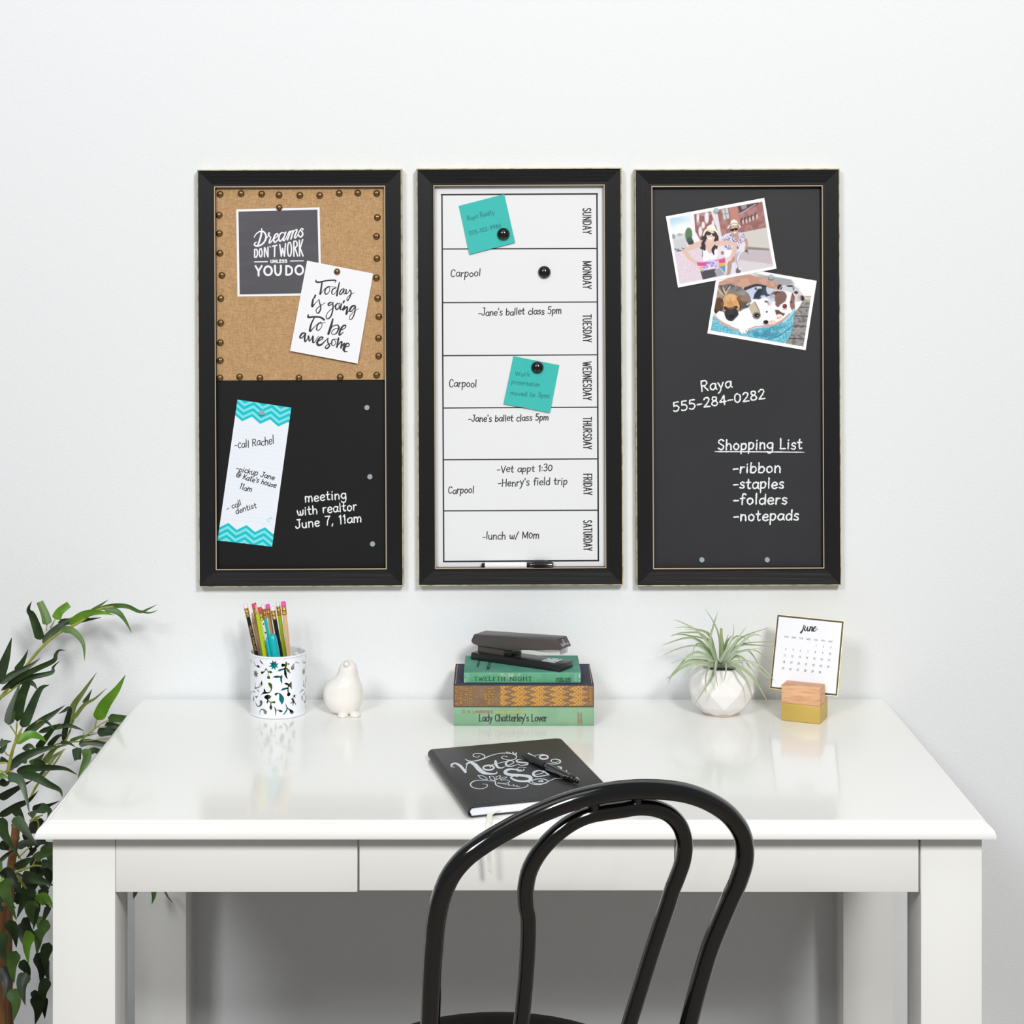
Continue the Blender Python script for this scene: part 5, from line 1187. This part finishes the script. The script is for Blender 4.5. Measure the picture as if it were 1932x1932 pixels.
for row in range(5):
    for c_ in range(7):
        if row == 0 and c_ < 4: continue
        if num > 30: break
        x, y = 372 - 15 * (row - 1) + dx_ * c_, 668 + 106 * (row - 1) - (0 if row else 0) + dy_ * c_; t = str(num); w_ = 14 if num < 10 else 38
        a = cpx(x - w_ / 2, y); b = cpx(x + w_ / 2, y + w_ * .1); cs_ += text(t, a[0], a[1], b[0], b[1], 2.3, .5, sp=.8); num += 1
ink('printed_dates', cs_, tC, M['calg'], cal)

# ---------------------------------------------------------------- notebook
zN0, zN1 = ZT + .0002, .7742
nBL, nFL, nBR = PZ(807, 1414, zN1), PZ(882.5, 1523, zN1), PZ(1057, 1392, zN1)
nw = (nBR - nBL); nl = (nFL - nBL); nW, nL = nw.length, nl.length; nwd, nld = nw / nW, nl / nL
def nf(a, z, b): return Vector((nBL.x, nBL.y, 0)) + nwd * a + nld * b + Vector((0, 0, z))
M['leather'] = mat('black_leatherette', (44, 43, 45), .45, spec=.4, bump=(700, .35, .0004)); M['edge'] = mat('page_edge', (240, 242, 250), .8, bump=(900, .3, .0004, (.03, .03, 1)))
nb = empty('notebook', nf(nW / 2, ZT, nL / 2), 'black leatherette notebook with silver swirl lettering lying on the desk', 'notebook')
hz = (zN1 - zN0) / 2; zc_ = (zN0 + zN1) / 2
t_ = .0016
def rr_board(z0, z1, name):
    c = .009; pl = [(.0062, 0)] + [(nW - c + c * math.sin(a), c - c * math.cos(a)) for a in np.linspace(0, math.pi / 2, 6)] + [(nW - c + c * math.cos(a), nL - c + c * math.sin(a)) for a in np.linspace(0, math.pi / 2, 6)] + [(.0062, nL)]
    v, f = prism(pl, lambda a, b, d: nf(a, d, b), z0, z1, .0005); return mk(name, v, f, M['leather'], nb, smooth=True, auto=.6)
rr_board(zN1 - t_, zN1, 'front_cover'); rr_board(zN0, zN0 + t_, 'back_cover')
ao = [(.0075 - .0075 * math.sin(a), zc_ - hz * math.cos(a)) for a in np.linspace(0, math.pi, 13)]
ai = [(.0082 - .0066 * math.sin(a), zc_ - (hz - t_) * math.cos(a)) for a in np.linspace(math.pi, 0, 13)]
v = []; f = []; pl = ao + ai; n_ = len(pl); h_ = len(ao)
for b in (.0, nL): v += [nf(a, z, b) for a, z in pl]
for i in range(n_): f.append((i, (i + 1) % n_, (i + 1) % n_ + n_, i + n_))
for o in (0, n_):
    for i in range(h_ - 1): f.append((o + i, o + i + 1, o + n_ - 2 - i, o + n_ - 1 - i))
bm = bmesh.new(); vv_ = [bm.verts.new(q) for q in v]
for q in f: bm.faces.new([vv_[i] for i in q])
bmesh.ops.recalc_face_normals(bm, faces=bm.faces); bm.verts.index_update()
mk('spine', [q.co.copy() for q in bm.verts], [[w_.index for w_ in q.verts] for q in bm.faces], M['leather'], nb, smooth=True, auto=.6); bm.free()
v, f = prism([(.0058, zN0 + t_ + .0001), (nW - .004, zN0 + t_ + .0001), (nW - .004, zN1 - t_ - .0001), (.0058, zN1 - t_ - .0001), (.0032, zc_)], nf, .0035, nL - .0018, .0006); mk('page_block', v, f, M['edge'], nb)
stc = []
for i in range(44):
    a0 = .010 + i * (nW - .016) / 44; stc.append((a0, nL - .006))
V = []; Fc = []
for a0, b0 in stc:
    o = len(V); V += [nf(a0, zN1 + .00015, b0), nf(a0 + .0028, zN1 + .00015, b0), nf(a0 + .0028, zN1 + .00015, b0 + .0006), nf(a0, zN1 + .00015, b0 + .0006)]; Fc.append((o, o + 1, o + 2, o + 3))
mk('stitching', V, Fc, mat('thread', (24, 24, 26), .8), nb)
notes = '''318,345 288,338 288,318 325,304 375,330 405,362 432,395 @8,14,20,24,30,30,26
432,398 440,350 452,300 @12,9,8
440,312 480,296 530,320 575,368 625,402 690,414 745,412 760,395 @14,30,44,48,44,28,16,10
745,285 752,320 775,348 815,352 840,340 @26,28,24,16,8
-700,322 850,285 @9
870,328 925,305 930,284 890,275 855,298 862,328 910,336 965,318 @8,10,12,20,24,16,8
1015,268 975,268 965,285 1010,295 1075,300 1065,318 1010,325 975,312 @8,16,20,24,22,12,8
-1090,205 1160,245 @24
-1105,228 1245,210 @7
1285,300 1350,312 1410,300 1415,275 1370,262 1330,268 1325,288 1370,296 1395,285 @8,14,18,12,8,8
1065,350 1000,345 965,365 985,388 1035,380 1040,365 @7,8,9,10,9
1015,378 900,365 845,392 880,420 1000,428 1100,446 1100,482 1030,492 950,480 905,452 940,436 975,445 @16,30,36,40,42,36,30,22,16,12
1142,424 1225,410 1240,392 1200,380 1150,395 1140,425 1185,442 1290,425 @8,10,14,22,26,20,10
-1245,385 1300,425 @18
1395,338 1425,350 1410,382 1375,372 @14,24,20,10
1485,380 1480,398 @10,8
430,260 460,278 520,282 600,262 700,222 800,200 900,202 960,225 955,255 905,270 840,262 806,245 830,228 868,238 @8,14,16,10,12,10,12,10,8,8
622,258 632,225 580,203 520,208 515,232 560,240 578,225 @10,12,10,8,7
-862,186 872,196 @12
-888,192 898,202 @12
-925,190 935,202 @14
-962,198 955,210 @14
735,492 620,482 530,486 484,520 510,556 590,570 650,552 655,525 610,520 @6,10,12,10,8,8,6
742,490 752,530 830,560 940,568 1040,556 1085,535 1075,525 @10,12,10,10,8,6
760,512 860,512 892,492 850,476 800,482 @8,8,7,6
770,505 870,530 1000,550 @5,5
560,430 620,438 660,472 600,466 562,432 @7,8,7,8,7
680,438 722,442 735,484 695,472 680,440 @8,8,8,8,8
748,474 755,445 795,434 785,458 750,474 @8,8,7,8,8
790,470 820,452 862,448 835,466 792,472 @6,6,6,6,6
-880,520 888,530 @10
-930,528 938,538 @10
-965,536 972,544 @10
1080,498 1140,522 1220,524 1300,490 1370,462 1440,466 @8,12,12,8,9,7
1190,492 1225,482 1235,496 1195,494 @8,12,14,8
1590,450 1612,478 1598,505 1560,512 @8,12,10,6'''
kN = (5.52, 800, 1385); SN = trace(notes, *kN)
for q_, w__ in SN:
    tg_ = np.gradient(q_, axis=0); w__ *= .6 + .45 * np.abs(tg_[:, 1]) / (np.hypot(tg_[:, 0], tg_[:, 1]) + 1e-9)
SN += [ell(672, 350, 56, 24, 17, *kN), (cat([(735, 350), (715, 332), (690, 336), (690, 350)], 5) / 5.52 + (800, 1385), np.full(16, 8 / 5.52)), ell(1248, 240, 44, 20, 16, *kN), ell(1208, 492, 82, 26, 8, *kN)]
M['silverink'] = mat('silver_ink', (214, 222, 226), .5, metal=.1)
ink('lettering', SN, onz(zN1 + .0002), M['silverink'], nb, label='silver Notes to Self lettering')
# ribbon bookmark over the desk edge
rp = [nf(.045, zc_, nL - .004)]
e0 = PZ(925, 1537, ZT + .0035); yE = YF - .0142
rp += [Vector((e0.x, e0.y, ZT + .0035)), Vector((P(924, 0, YF).x, YF - .001, ZT + .0012)), Vector((P(921, 0, YF).x, YF - .009, ZT - .0040)), Vector((P(920, 0, yE).x, yE - .0010, ZT - .014)), Vector((P(921, 0, yE).x, yE - .0015, ZT - .024)), Vector((P(923, 0, yE).x, yE, .715)), Vector((P(924.5, 0, yE).x, yE + .0005, P(0, 1650, yE).z))]
c_ = cat([tuple(q) for q in rp], 6); v = []; f = []
for i, q in enumerate(c_):
    w_ = .0036 - .0008 * i / len(c_); v += [(q[0] - w_, q[1] + (.0006 if i % 5 else 0), q[2] + (.004 if i == len(c_) - 1 else 0)), (q[0] + w_, q[1], q[2])]
for i in range(len(c_) - 1): f.append((2 * i, 2 * i + 1, 2 * i + 3, 2 * i + 2))
mk('ribbon_bookmark', v, f, mat('cream_ribbon', (226, 224, 214), .4), nb, smooth=True, label='cream ribbon hanging over the desk edge')
# ballpoint on the notebook
rP = .0052; zP = zN1 + rP + .0004
pa, pb = PZ(983, 1423, zP - .001), PZ(1090.5, 1474.5, zP); dP = (pb - pa).normalized(); LP = (pb - pa).length
bpn = empty('ballpoint_pen', (pa + pb) / 2 - Vector((0, 0, rP)), 'black click ballpoint pen lying across the notebook', 'pen')
v, f = lathe([(.0008, 0), (.0016, .004), (.0030, .010), (.0046, .018), (.0052, .03), (.0048, .06 / .148 * LP + .004), (.0050, .062 / .148 * LP + .004)], pa, 24, up=dP); mk('grip', v, f, mat('rubber_grip', (22, 22, 24), .5), bpn, smooth=True)
v, f = lathe([(.0048, LP * .44), (.0052, LP * .5), (.0051, LP * .86), (.0042, LP * .93)], pa, 24, up=dP); brl = mk('barrel', v, f, M['plastic'], bpn, smooth=True)
v, f = lathe([(.0030, LP * .92), (.0034, LP * .96), (.0030, LP * .99), (.0016, LP)], pa, 20, up=dP); mk('button', v, f, M['plastic'], bpn, smooth=True)
sP = Vector((0, 0, 1)).cross(dP).normalized()
if sP.y > 0: sP = -sP
v, f = tube([pa + dP * LP * a + sP * b + Vector((0, 0, c)) for a, b, c in ((.52, .0050, .001), (.60, .0066, .0015), (.72, .0072, .0018), (.84, .0068, .002), (.90, .0040, .003))], [.0006, .0011, .0012, .0012, .0010], 10); mk('clip', v, f, mat('dark_chrome', (130, 126, 124), .15, metal=1), brl, smooth=True)

# ---------------------------------------------------------------- bentwood style chair
Zc0 = 2.0; thc, lean = math.radians(22), math.radians(20)
cO = CAM + Vector(((1117 - PX) / F * Zc0, Zc0, -(1600 - PY) / F * Zc0))
uC = Vector((math.cos(thc), math.sin(thc), 0)); nC0 = Vector((-math.sin(thc), math.cos(thc), 0)); vC = -nC0 * math.sin(lean) + Vector((0, 0, 1)) * math.cos(lean); nC = uC.cross(vC)
OT = [(123, 845), (136, 770), (150, 700), (190, 600), (285, 490), (420, 403), (620, 293), (822, 207), (1010, 160), (1200, 137), (1400, 145), (1530, 175), (1650, 237), (1740, 315), (1787, 420), (1780, 530), (1740, 640), (1690, 745), (1642, 845)]
IT = [(617, 845), (603, 760), (600, 690), (610, 605), (642, 525), (727, 413), (850, 315), (965, 268), (1080, 255), (1200, 232), (1285, 238), (1378, 272), (1437, 345), (1457, 432), (1440, 548), (1400, 640), (1365, 745), (1337, 845)]
def cpl(l): return [PPL(a / 2.841 + 780, b / 2.841 + 1440, cO, nC) for a, b in l]
def smooth_path(l, sig):
    c = cat(l, 10); d = np.concatenate([[0], np.cumsum(np.hypot(*(c[1:] - c[:-1]).T))]); g = np.linspace(0, d[-1], 160)
    c = np.stack([np.interp(g, d, c[:, 0]), np.interp(g, d, c[:, 1])], 1); k = np.exp(-.5 * (np.arange(-18, 19) / sig) ** 2); k /= k.sum()
    e = np.vstack([2 * c[0] - c[18:0:-1], c, 2 * c[-1] - c[-2:-20:-1]])
    return [tuple(q) for q in np.stack([np.convolve(e[:, 0], k, 'valid'), np.convolve(e[:, 1], k, 'valid')], 1)[::8]]
o3, i3 = cpl(smooth_path(OT, 5)), cpl(smooth_path(IT, 3.5))
ZS = .455
dv = (cO.z - ZS) / vC.z                                # where the plane of the back meets the seat
att = cO + uC * .014 - vC * dv
sc_c = att + nC0 * .165
def inpl(a, v_): return cO + uC * a + vC * v_
chr_ = empty('bentwood_chair', (sc_c.x, sc_c.y, 0), 'glossy black bentwood style chair with looped round back, drawn up to the desk', 'chair')
def seatpt(a, b, z): return Vector((sc_c.x, sc_c.y, 0)) + uC * a + nC0 * b + Vector((0, 0, z))
def ext(p, end_a, foot):
    q = seatpt(end_a, -.165, ZS + .02); return [p, p.lerp(q, .45) + vC * .0, q]
lft = [seatpt(-.185, -.26, 0), seatpt(-.172, -.205, .22), seatpt(-.160, -.165, ZS - .01), inpl(-.150, -.32), inpl(-.157, -.24), inpl(-.163, -.175), inpl(-.167, -.128), inpl(-.169, -.095)]
rgt = [seatpt(.185, -.26, 0), seatpt(.172, -.205, .22), seatpt(.150, -.165, ZS - .01), inpl(.164, -.33), inpl(.166, -.26), inpl(.170, -.20), inpl(.175, -.155)]
cl = cat([tuple(q) for q in lft + o3 + rgt[::-1]], 8); v, f = tube(cl, .0108, 20); mk('back_loop', v, f, M['chair'], chr_, smooth=True)
li = [seatpt(-.064, -.165, ZS + .004), inpl(-.050, -.32), inpl(-.050, -.24), inpl(-.053, -.175), inpl(-.057, -.125)]; ri = [seatpt(.064, -.165, ZS + .004), inpl(.081, -.33), inpl(.086, -.26), inpl(.093, -.20), inpl(.099, -.15)]
cl = cat([tuple(q) for q in li + i3 + ri[::-1]], 8); v, f = tube(cl, .0092, 18); mk('inner_loop', v, f, M['chair'], chr_, smooth=True)
for a, b in (((965, 262), (970, 185)), ((1195, 232), (1200, 150))):
    q = cpl([a, b]); v, f = tube(q, .006, 12); mk('spacer', v, f, M['chair'], chr_)
v, f = [], []
v, f = lathe([(.02, .004), (.17, .0), (.192, .003), (.198, .012), (.192, .022), (.175, .021), (.168, .016), (.02, .012)], Vector((sc_c.x, sc_c.y, ZS - .012)), 48); mk('seat', v, f, M['chair'], chr_, smooth=True, auto=.9)
for a in (-1, 1):
    v, f = tube(cat([tuple(seatpt(a * .135, .12, ZS - .01)), tuple(seatpt(a * .155, .16, .25)), tuple(seatpt(a * .18, .20, 0))], 8), [.0108] * 17, 16); mk('leg', v, f, M['chair'], chr_, smooth=True)
t = np.linspace(0, 2 * np.pi, 49); cl = [tuple(seatpt(.152 * math.cos(a), .152 * math.sin(a) - .005, .26)) for a in t]; v, f = tube(cl, .007, 12); mk('foot_ring', v, f, M['chair'], chr_, smooth=True)

# ---------------------------------------------------------------- tall artificial bamboo beside the desk
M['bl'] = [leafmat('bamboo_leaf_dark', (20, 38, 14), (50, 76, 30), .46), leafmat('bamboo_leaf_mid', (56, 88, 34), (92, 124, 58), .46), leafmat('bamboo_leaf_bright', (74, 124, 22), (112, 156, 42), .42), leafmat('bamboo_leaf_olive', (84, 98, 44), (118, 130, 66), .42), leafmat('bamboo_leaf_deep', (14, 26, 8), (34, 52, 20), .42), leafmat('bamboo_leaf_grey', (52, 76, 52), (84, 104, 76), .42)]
M['stem'] = mat('yellow_green_stem', (158, 156, 62), .5, var=(60, (132, 138, 58), .4, .7)); M['cane'] = mat('brown_cane', (124, 84, 44), .45, var=(40, (92, 60, 32), .4, .7, (1, 1, .3))); M['potw'] = mat('dark_basket', (70, 58, 48), .8)
tree = empty('bamboo_plant', (-.80, -.30, 0), 'tall artificial bamboo plant with long green leaves beside the desk', 'plant')
KK = {'A': (5.367, 0, 1100), 'C': (7.728, 0, 1300), 'E': (9.66, 0, 1540), 'D': (5.367, 0, 1400)}
BL = '''A 410,575 385,480 330,330 290,270 320,185|85|0|.08
A 480,425 455,320 400,190|92|1|.09|b
A 565,370 605,290 700,215|88|2|.08|b
A 430,610 560,480 680,390 790,330|74|0|.07
A 585,400 800,385 1025,350|62|0|.06
A 700,420 850,320 1000,296 1160,325|74|2|.08
A 905,295 1000,235 1095,170|34|1|.06
A 985,262 1150,230 1290,235 1420,290 1500,262 1590,218|46|1|.07
A 1050,262 1180,290 1260,370 1335,505|56|1|.08
A 1400,290 1500,302 1550,295 1600,270|16|1|.06
A 620,465 740,490 840,610 857,785|62|1|.09
A -20,990 60,760 120,550|95|0|.22
A 160,900 230,800 285,675|62|0|.15
A -10,1020 150,915 300,840 412,758|62|0|.18
A 10,1090 200,950 380,862 540,785 565,720 600,680 670,682|58|0|.17
A 100,1070 180,1010 320,955 520,908 540,850 610,785|58|0|.16
A 90,1440 115,1300 160,1150 205,1000|92|0|.24
A 175,1405 205,1200 275,1020 335,1022 385,1090|88|0|.24
A 225,1465 290,1310 400,1080 500,1030|98|0|.25
A 710,1450 735,1260 850,1090 980,905|64|3|.10
A 850,1215 890,1150 930,1075|44|1|.08
A 735,1390 850,1235 960,1170 1080,1065|36|3|.10
A 985,1388 1060,1230 1180,1080 1272,928|112|2|.08
A 1092,1362 1190,1368 1295,1372|88|1|.03|b
A 1062,1442 1150,1448 1260,1480|64|0|.05|b
A 982,1518 1100,1508 1250,1512|84|0|.06|b
A 240,1545 420,1400 540,1320 658,1235|74|0|.20
A 640,1605 670,1430 705,1275 640,1300 590,1325|50|4|.14
A 150,1620 300,1540 400,1560 475,1612|84|2|.26
C 540,870 640,740 760,600 875,495|92|0|.18
C 700,840 830,700 930,660|70|0|.16
C 560,630 800,560 1000,535 1130,570 1232,612|66|0|.14
C 600,450 700,490 805,602|42|5|.20
C 330,700 430,560 560,470 640,450|50|3|.20
C 1010,768 1180,700 1412,652|50|1|.09
C 1150,810 1300,775 1580,820|92|0|.10|b
C 1118,850 1120,940 1130,1032|132|5|.12|b
C 1240,870 1262,1000 1200,1150 1130,1320|126|1|.13
C 1290,935 1380,895 1500,950|92|0|.10|b
C 150,1150 300,1010 520,910 750,850 840,830|118|0|.24
C 880,780 1000,785 1110,850|54|5|.14
C 240,1200 450,1150 700,1140 950,1160 1132,1252|108|0|.26
C 250,1210 500,1270 700,1380 870,1470 912,1578|116|0|.28
C 110,1270 280,1320 360,1500 440,1850|118|5|.34
C -20,1600 200,1470 480,1325|116|4|.22
C -20,1860 250,1700 420,1620 562,1478|96|4|.24
C 620,1090 700,980 820,850 990,815|84|3|.15
C 700,1105 800,980 960,870|64|3|.13
C 430,1850 500,1800 560,1755|90|1|.22
C 470,1760 620,1710 700,1700 870,1630|90|4|.20
C 560,1740 650,1760 720,1800 680,1930|130|0|.26
C -20,830 60,780 170,762|90|5|.32
C -20,930 60,850 110,780|80|5|.30
C 360,900 430,830 520,870|96|1|.22
C 350,1090 370,960 410,860|76|2|.20
C 440,1090 560,1020 650,930|96|2|.20
C 20,720 45,790|24|4|.25
C -20,1270 60,1270 120,1310|72|2|.33
C 90,1240 150,1180 210,1160|60|4|.20
C 500,1110 560,1070 640,1110 660,1160|90|4|.22
C 560,1320 620,1230 680,1160|80|4|.16
C 0,1020 80,1050 150,1080|80|0|.24
C -10,1330 80,1380 160,1330|90|4|.24
E 50,20 40,150 80,320 200,520 390,800|168|0|.38
E 250,20 390,170 520,350 690,535|158|0|.36
E 320,590 450,500 700,490 980,480|118|4|.26
E -20,520 120,560 230,640|130|4|.24
E 630,790 740,700 960,640|140|1|.30|b
E 290,970 450,840 640,750|150|0|.30
E 40,1090 170,1020 300,1230 370,1400|160|4|.36
E 400,1090 600,1120 800,1190 990,1270|168|0|.33
E 110,1140 80,1340 180,1600 300,1900|200|1|.40
E 650,1340 480,1430 390,1640 300,1870|160|0|.38
E 640,1540 560,1640 560,1800 610,2000|200|1|.38
E 690,1570 820,1480 1000,1700|180|2|.34
E 890,1640 830,1800 770,1960|96|4|.28
E 740,870 900,880 1020,990|130|0|.30|b
E 650,560 560,680 470,760|74|4|.22
E -10,1140 30,1240 -10,1360|110|2|.38
E -10,820 150,680 280,600|64|0|.28
E 500,1180 560,1300 530,1400|130|4|.30
E -20,1720 70,1640|110|4|.34
E 0,1450 -20,1600 60,1760|120|0|.36
E 360,1380 330,1550 360,1600|110|4|.28
E 720,380 800,250 900,100|110|4|.22
E 850,1260 800,1340 760,1420|110|0|.28
D 1380,1480 1365,1540 1352,1588|42|1|.16
D 1560,1480 1560,1560 1537,1645|50|1|.15
D 1660,1490 1700,1570 1752,1632|18|1|.14
E 150,1900 260,2100 300,2400|170|0|.36
E 420,1850 500,2050 700,2250|160|4|.32
E 880,1900 760,2100 700,2400|170|1|.34
E 80,2100 40,2400 120,2700|190|0|.38
E 560,2100 480,2350 520,2700|180|2|.36
E 900,2300 820,2550 850,2900|170|0|.30
E 300,2450 220,2700 260,3050|190|1|.38
E 650,2500 760,2750 740,3100|180|4|.30
E 30,2750 120,3000 60,3350|190|4|.34
E 480,2850 400,3100 460,3450|190|0|.38
E 880,2950 780,3200 820,3500|170|0|.32
E 200,3150 300,3400 240,3750|190|1|.36
E 640,3250 700,3500 640,3800|180|4|.34'''
r9 = np.random.default_rng(21)
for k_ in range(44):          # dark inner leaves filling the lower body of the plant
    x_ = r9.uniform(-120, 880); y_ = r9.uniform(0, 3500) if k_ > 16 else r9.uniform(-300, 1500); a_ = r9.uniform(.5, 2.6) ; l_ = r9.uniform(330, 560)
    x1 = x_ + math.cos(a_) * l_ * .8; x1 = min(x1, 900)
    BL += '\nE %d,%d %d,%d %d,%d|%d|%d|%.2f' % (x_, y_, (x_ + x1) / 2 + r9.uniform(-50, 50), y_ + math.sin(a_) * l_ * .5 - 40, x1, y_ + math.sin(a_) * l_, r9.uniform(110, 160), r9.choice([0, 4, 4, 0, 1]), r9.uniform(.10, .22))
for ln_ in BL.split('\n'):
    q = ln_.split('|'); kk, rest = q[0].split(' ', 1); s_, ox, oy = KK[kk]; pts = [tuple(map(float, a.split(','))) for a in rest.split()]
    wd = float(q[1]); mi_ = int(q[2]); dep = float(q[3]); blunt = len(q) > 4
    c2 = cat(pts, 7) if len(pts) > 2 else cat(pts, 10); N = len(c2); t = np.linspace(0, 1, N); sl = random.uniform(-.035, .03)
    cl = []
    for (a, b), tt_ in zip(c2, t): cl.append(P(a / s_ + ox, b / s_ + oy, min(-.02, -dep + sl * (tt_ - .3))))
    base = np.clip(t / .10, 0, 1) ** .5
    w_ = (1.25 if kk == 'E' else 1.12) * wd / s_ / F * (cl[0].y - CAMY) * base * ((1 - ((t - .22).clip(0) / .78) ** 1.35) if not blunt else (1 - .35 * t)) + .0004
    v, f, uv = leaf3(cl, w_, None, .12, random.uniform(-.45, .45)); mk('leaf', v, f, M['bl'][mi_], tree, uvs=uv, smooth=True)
    if wd > 60 and not (pts[0][0] < 0):       # short stalk behind the leaf base
        p0 = cl[0]; dr_ = (cl[0] - cl[1]).normalized()
        if rng.random() < .0: pass
ST = '''A -20,1190 200,920 420,655 600,505 800,400 1000,268 1150,240|13|.08
A 470,480 475,420|5|.09
A 510,455 560,365|6|.08
C -20,150 150,30 260,-60|12|.18
C 560,870 900,790 1200,760 1620,715|9|.10
C 110,1220 170,950 215,800 300,620|20|.28
C 420,1630 540,1400 700,1200 800,1080 930,880|14|.18
C 1180,750 1400,560 1585,445|10|.09
C 1380,565 1410,445|8|.08
C 1230,690 1215,630|6|.12
C 1330,640 1410,640|6|.07
C 1430,555 1560,550|6|.07
C 950,770 1020,610 1045,520|12|.12
C 150,535 230,665 215,760|9|.24
C 245,490 235,680|9|.24
C 320,575 220,740|11|.25
C -20,1080 90,1075 140,1110|10|.28
C 0,1240 110,1190 240,1240|10|.28
C 450,1930 520,1870 620,1840|12|.24
C 60,900 110,960 170,970|9|.28
C -20,1180 60,1210 100,1200|10|.28
E 250,1030 500,940 640,900 760,910|16|.32
E 600,900 650,790|13|.31
E 300,1080 430,1260 560,1390 760,1450|18|.34
E -20,1090 60,970 150,960 190,1010|16|.35
E 640,1500 760,1440|12|.34
E 700,300 700,120 640,50|14|.22
E 540,80 720,20|12|.22
E 330,760 540,560|12|.26
E 640,420 800,400|14|.28'''
for ln_ in ST.split('\n'):
    q = ln_.split('|'); kk, rest = q[0].split(' ', 1); s_, ox, oy = KK[kk]; pts = [tuple(map(float, a.split(','))) for a in rest.split()]
    c2 = cat(pts, 6); cl = [P(a / s_ + ox, b / s_ + oy, -float(q[2])) for a, b in c2]; r = float(q[1]) / s_ / F * 2.7 * 1.25
    v, f = tube(cl, list(np.linspace(r * 1.1, r * .75, len(cl))), 8); mk('twig', v, f, M['stem'], tree, smooth=True)
c2 = cat([(292, 160), (270, 400), (230, 700), (195, 1000), (170, 1500), (150, 1950), (150, 3000), (170, 3900)], 6); cl = [P(a / 9.66, b / 9.66 + 1540, -.26) for a, b in c2]
cl.append(Vector((cl[-1].x, -.28, .12))); rr = [.0062 + (.0012 if i % 6 == 0 else 0) for i in range(len(cl))]
v, f = tube(cl, rr, 14); mk('cane', v, f, M['cane'], tree, smooth=True, label='brown bamboo cane')
c2 = cat([(60, 1600), (40, 1800), (20, 2300), (60, 3900)], 6); cl2 = [P(a / 9.66, b / 9.66 + 1540, -.31) for a, b in c2]; cl2.append(Vector((cl2[-1].x, -.30, .12)))
v, f = tube(cl2, [.007] * len(cl2), 14); mk('cane', v, f, M['cane'], tree, smooth=True)
px_ = Vector((cl[-1].x - .02, -.29, 0)); tree_pot = lathe([(.09, 0), (.12, .02), (.135, .2), (.13, .22), (.12, .215), (.11, .17), (.01, .165)], px_, 32); mk('pot', *tree_pot, M['potw'], tree, smooth=True)
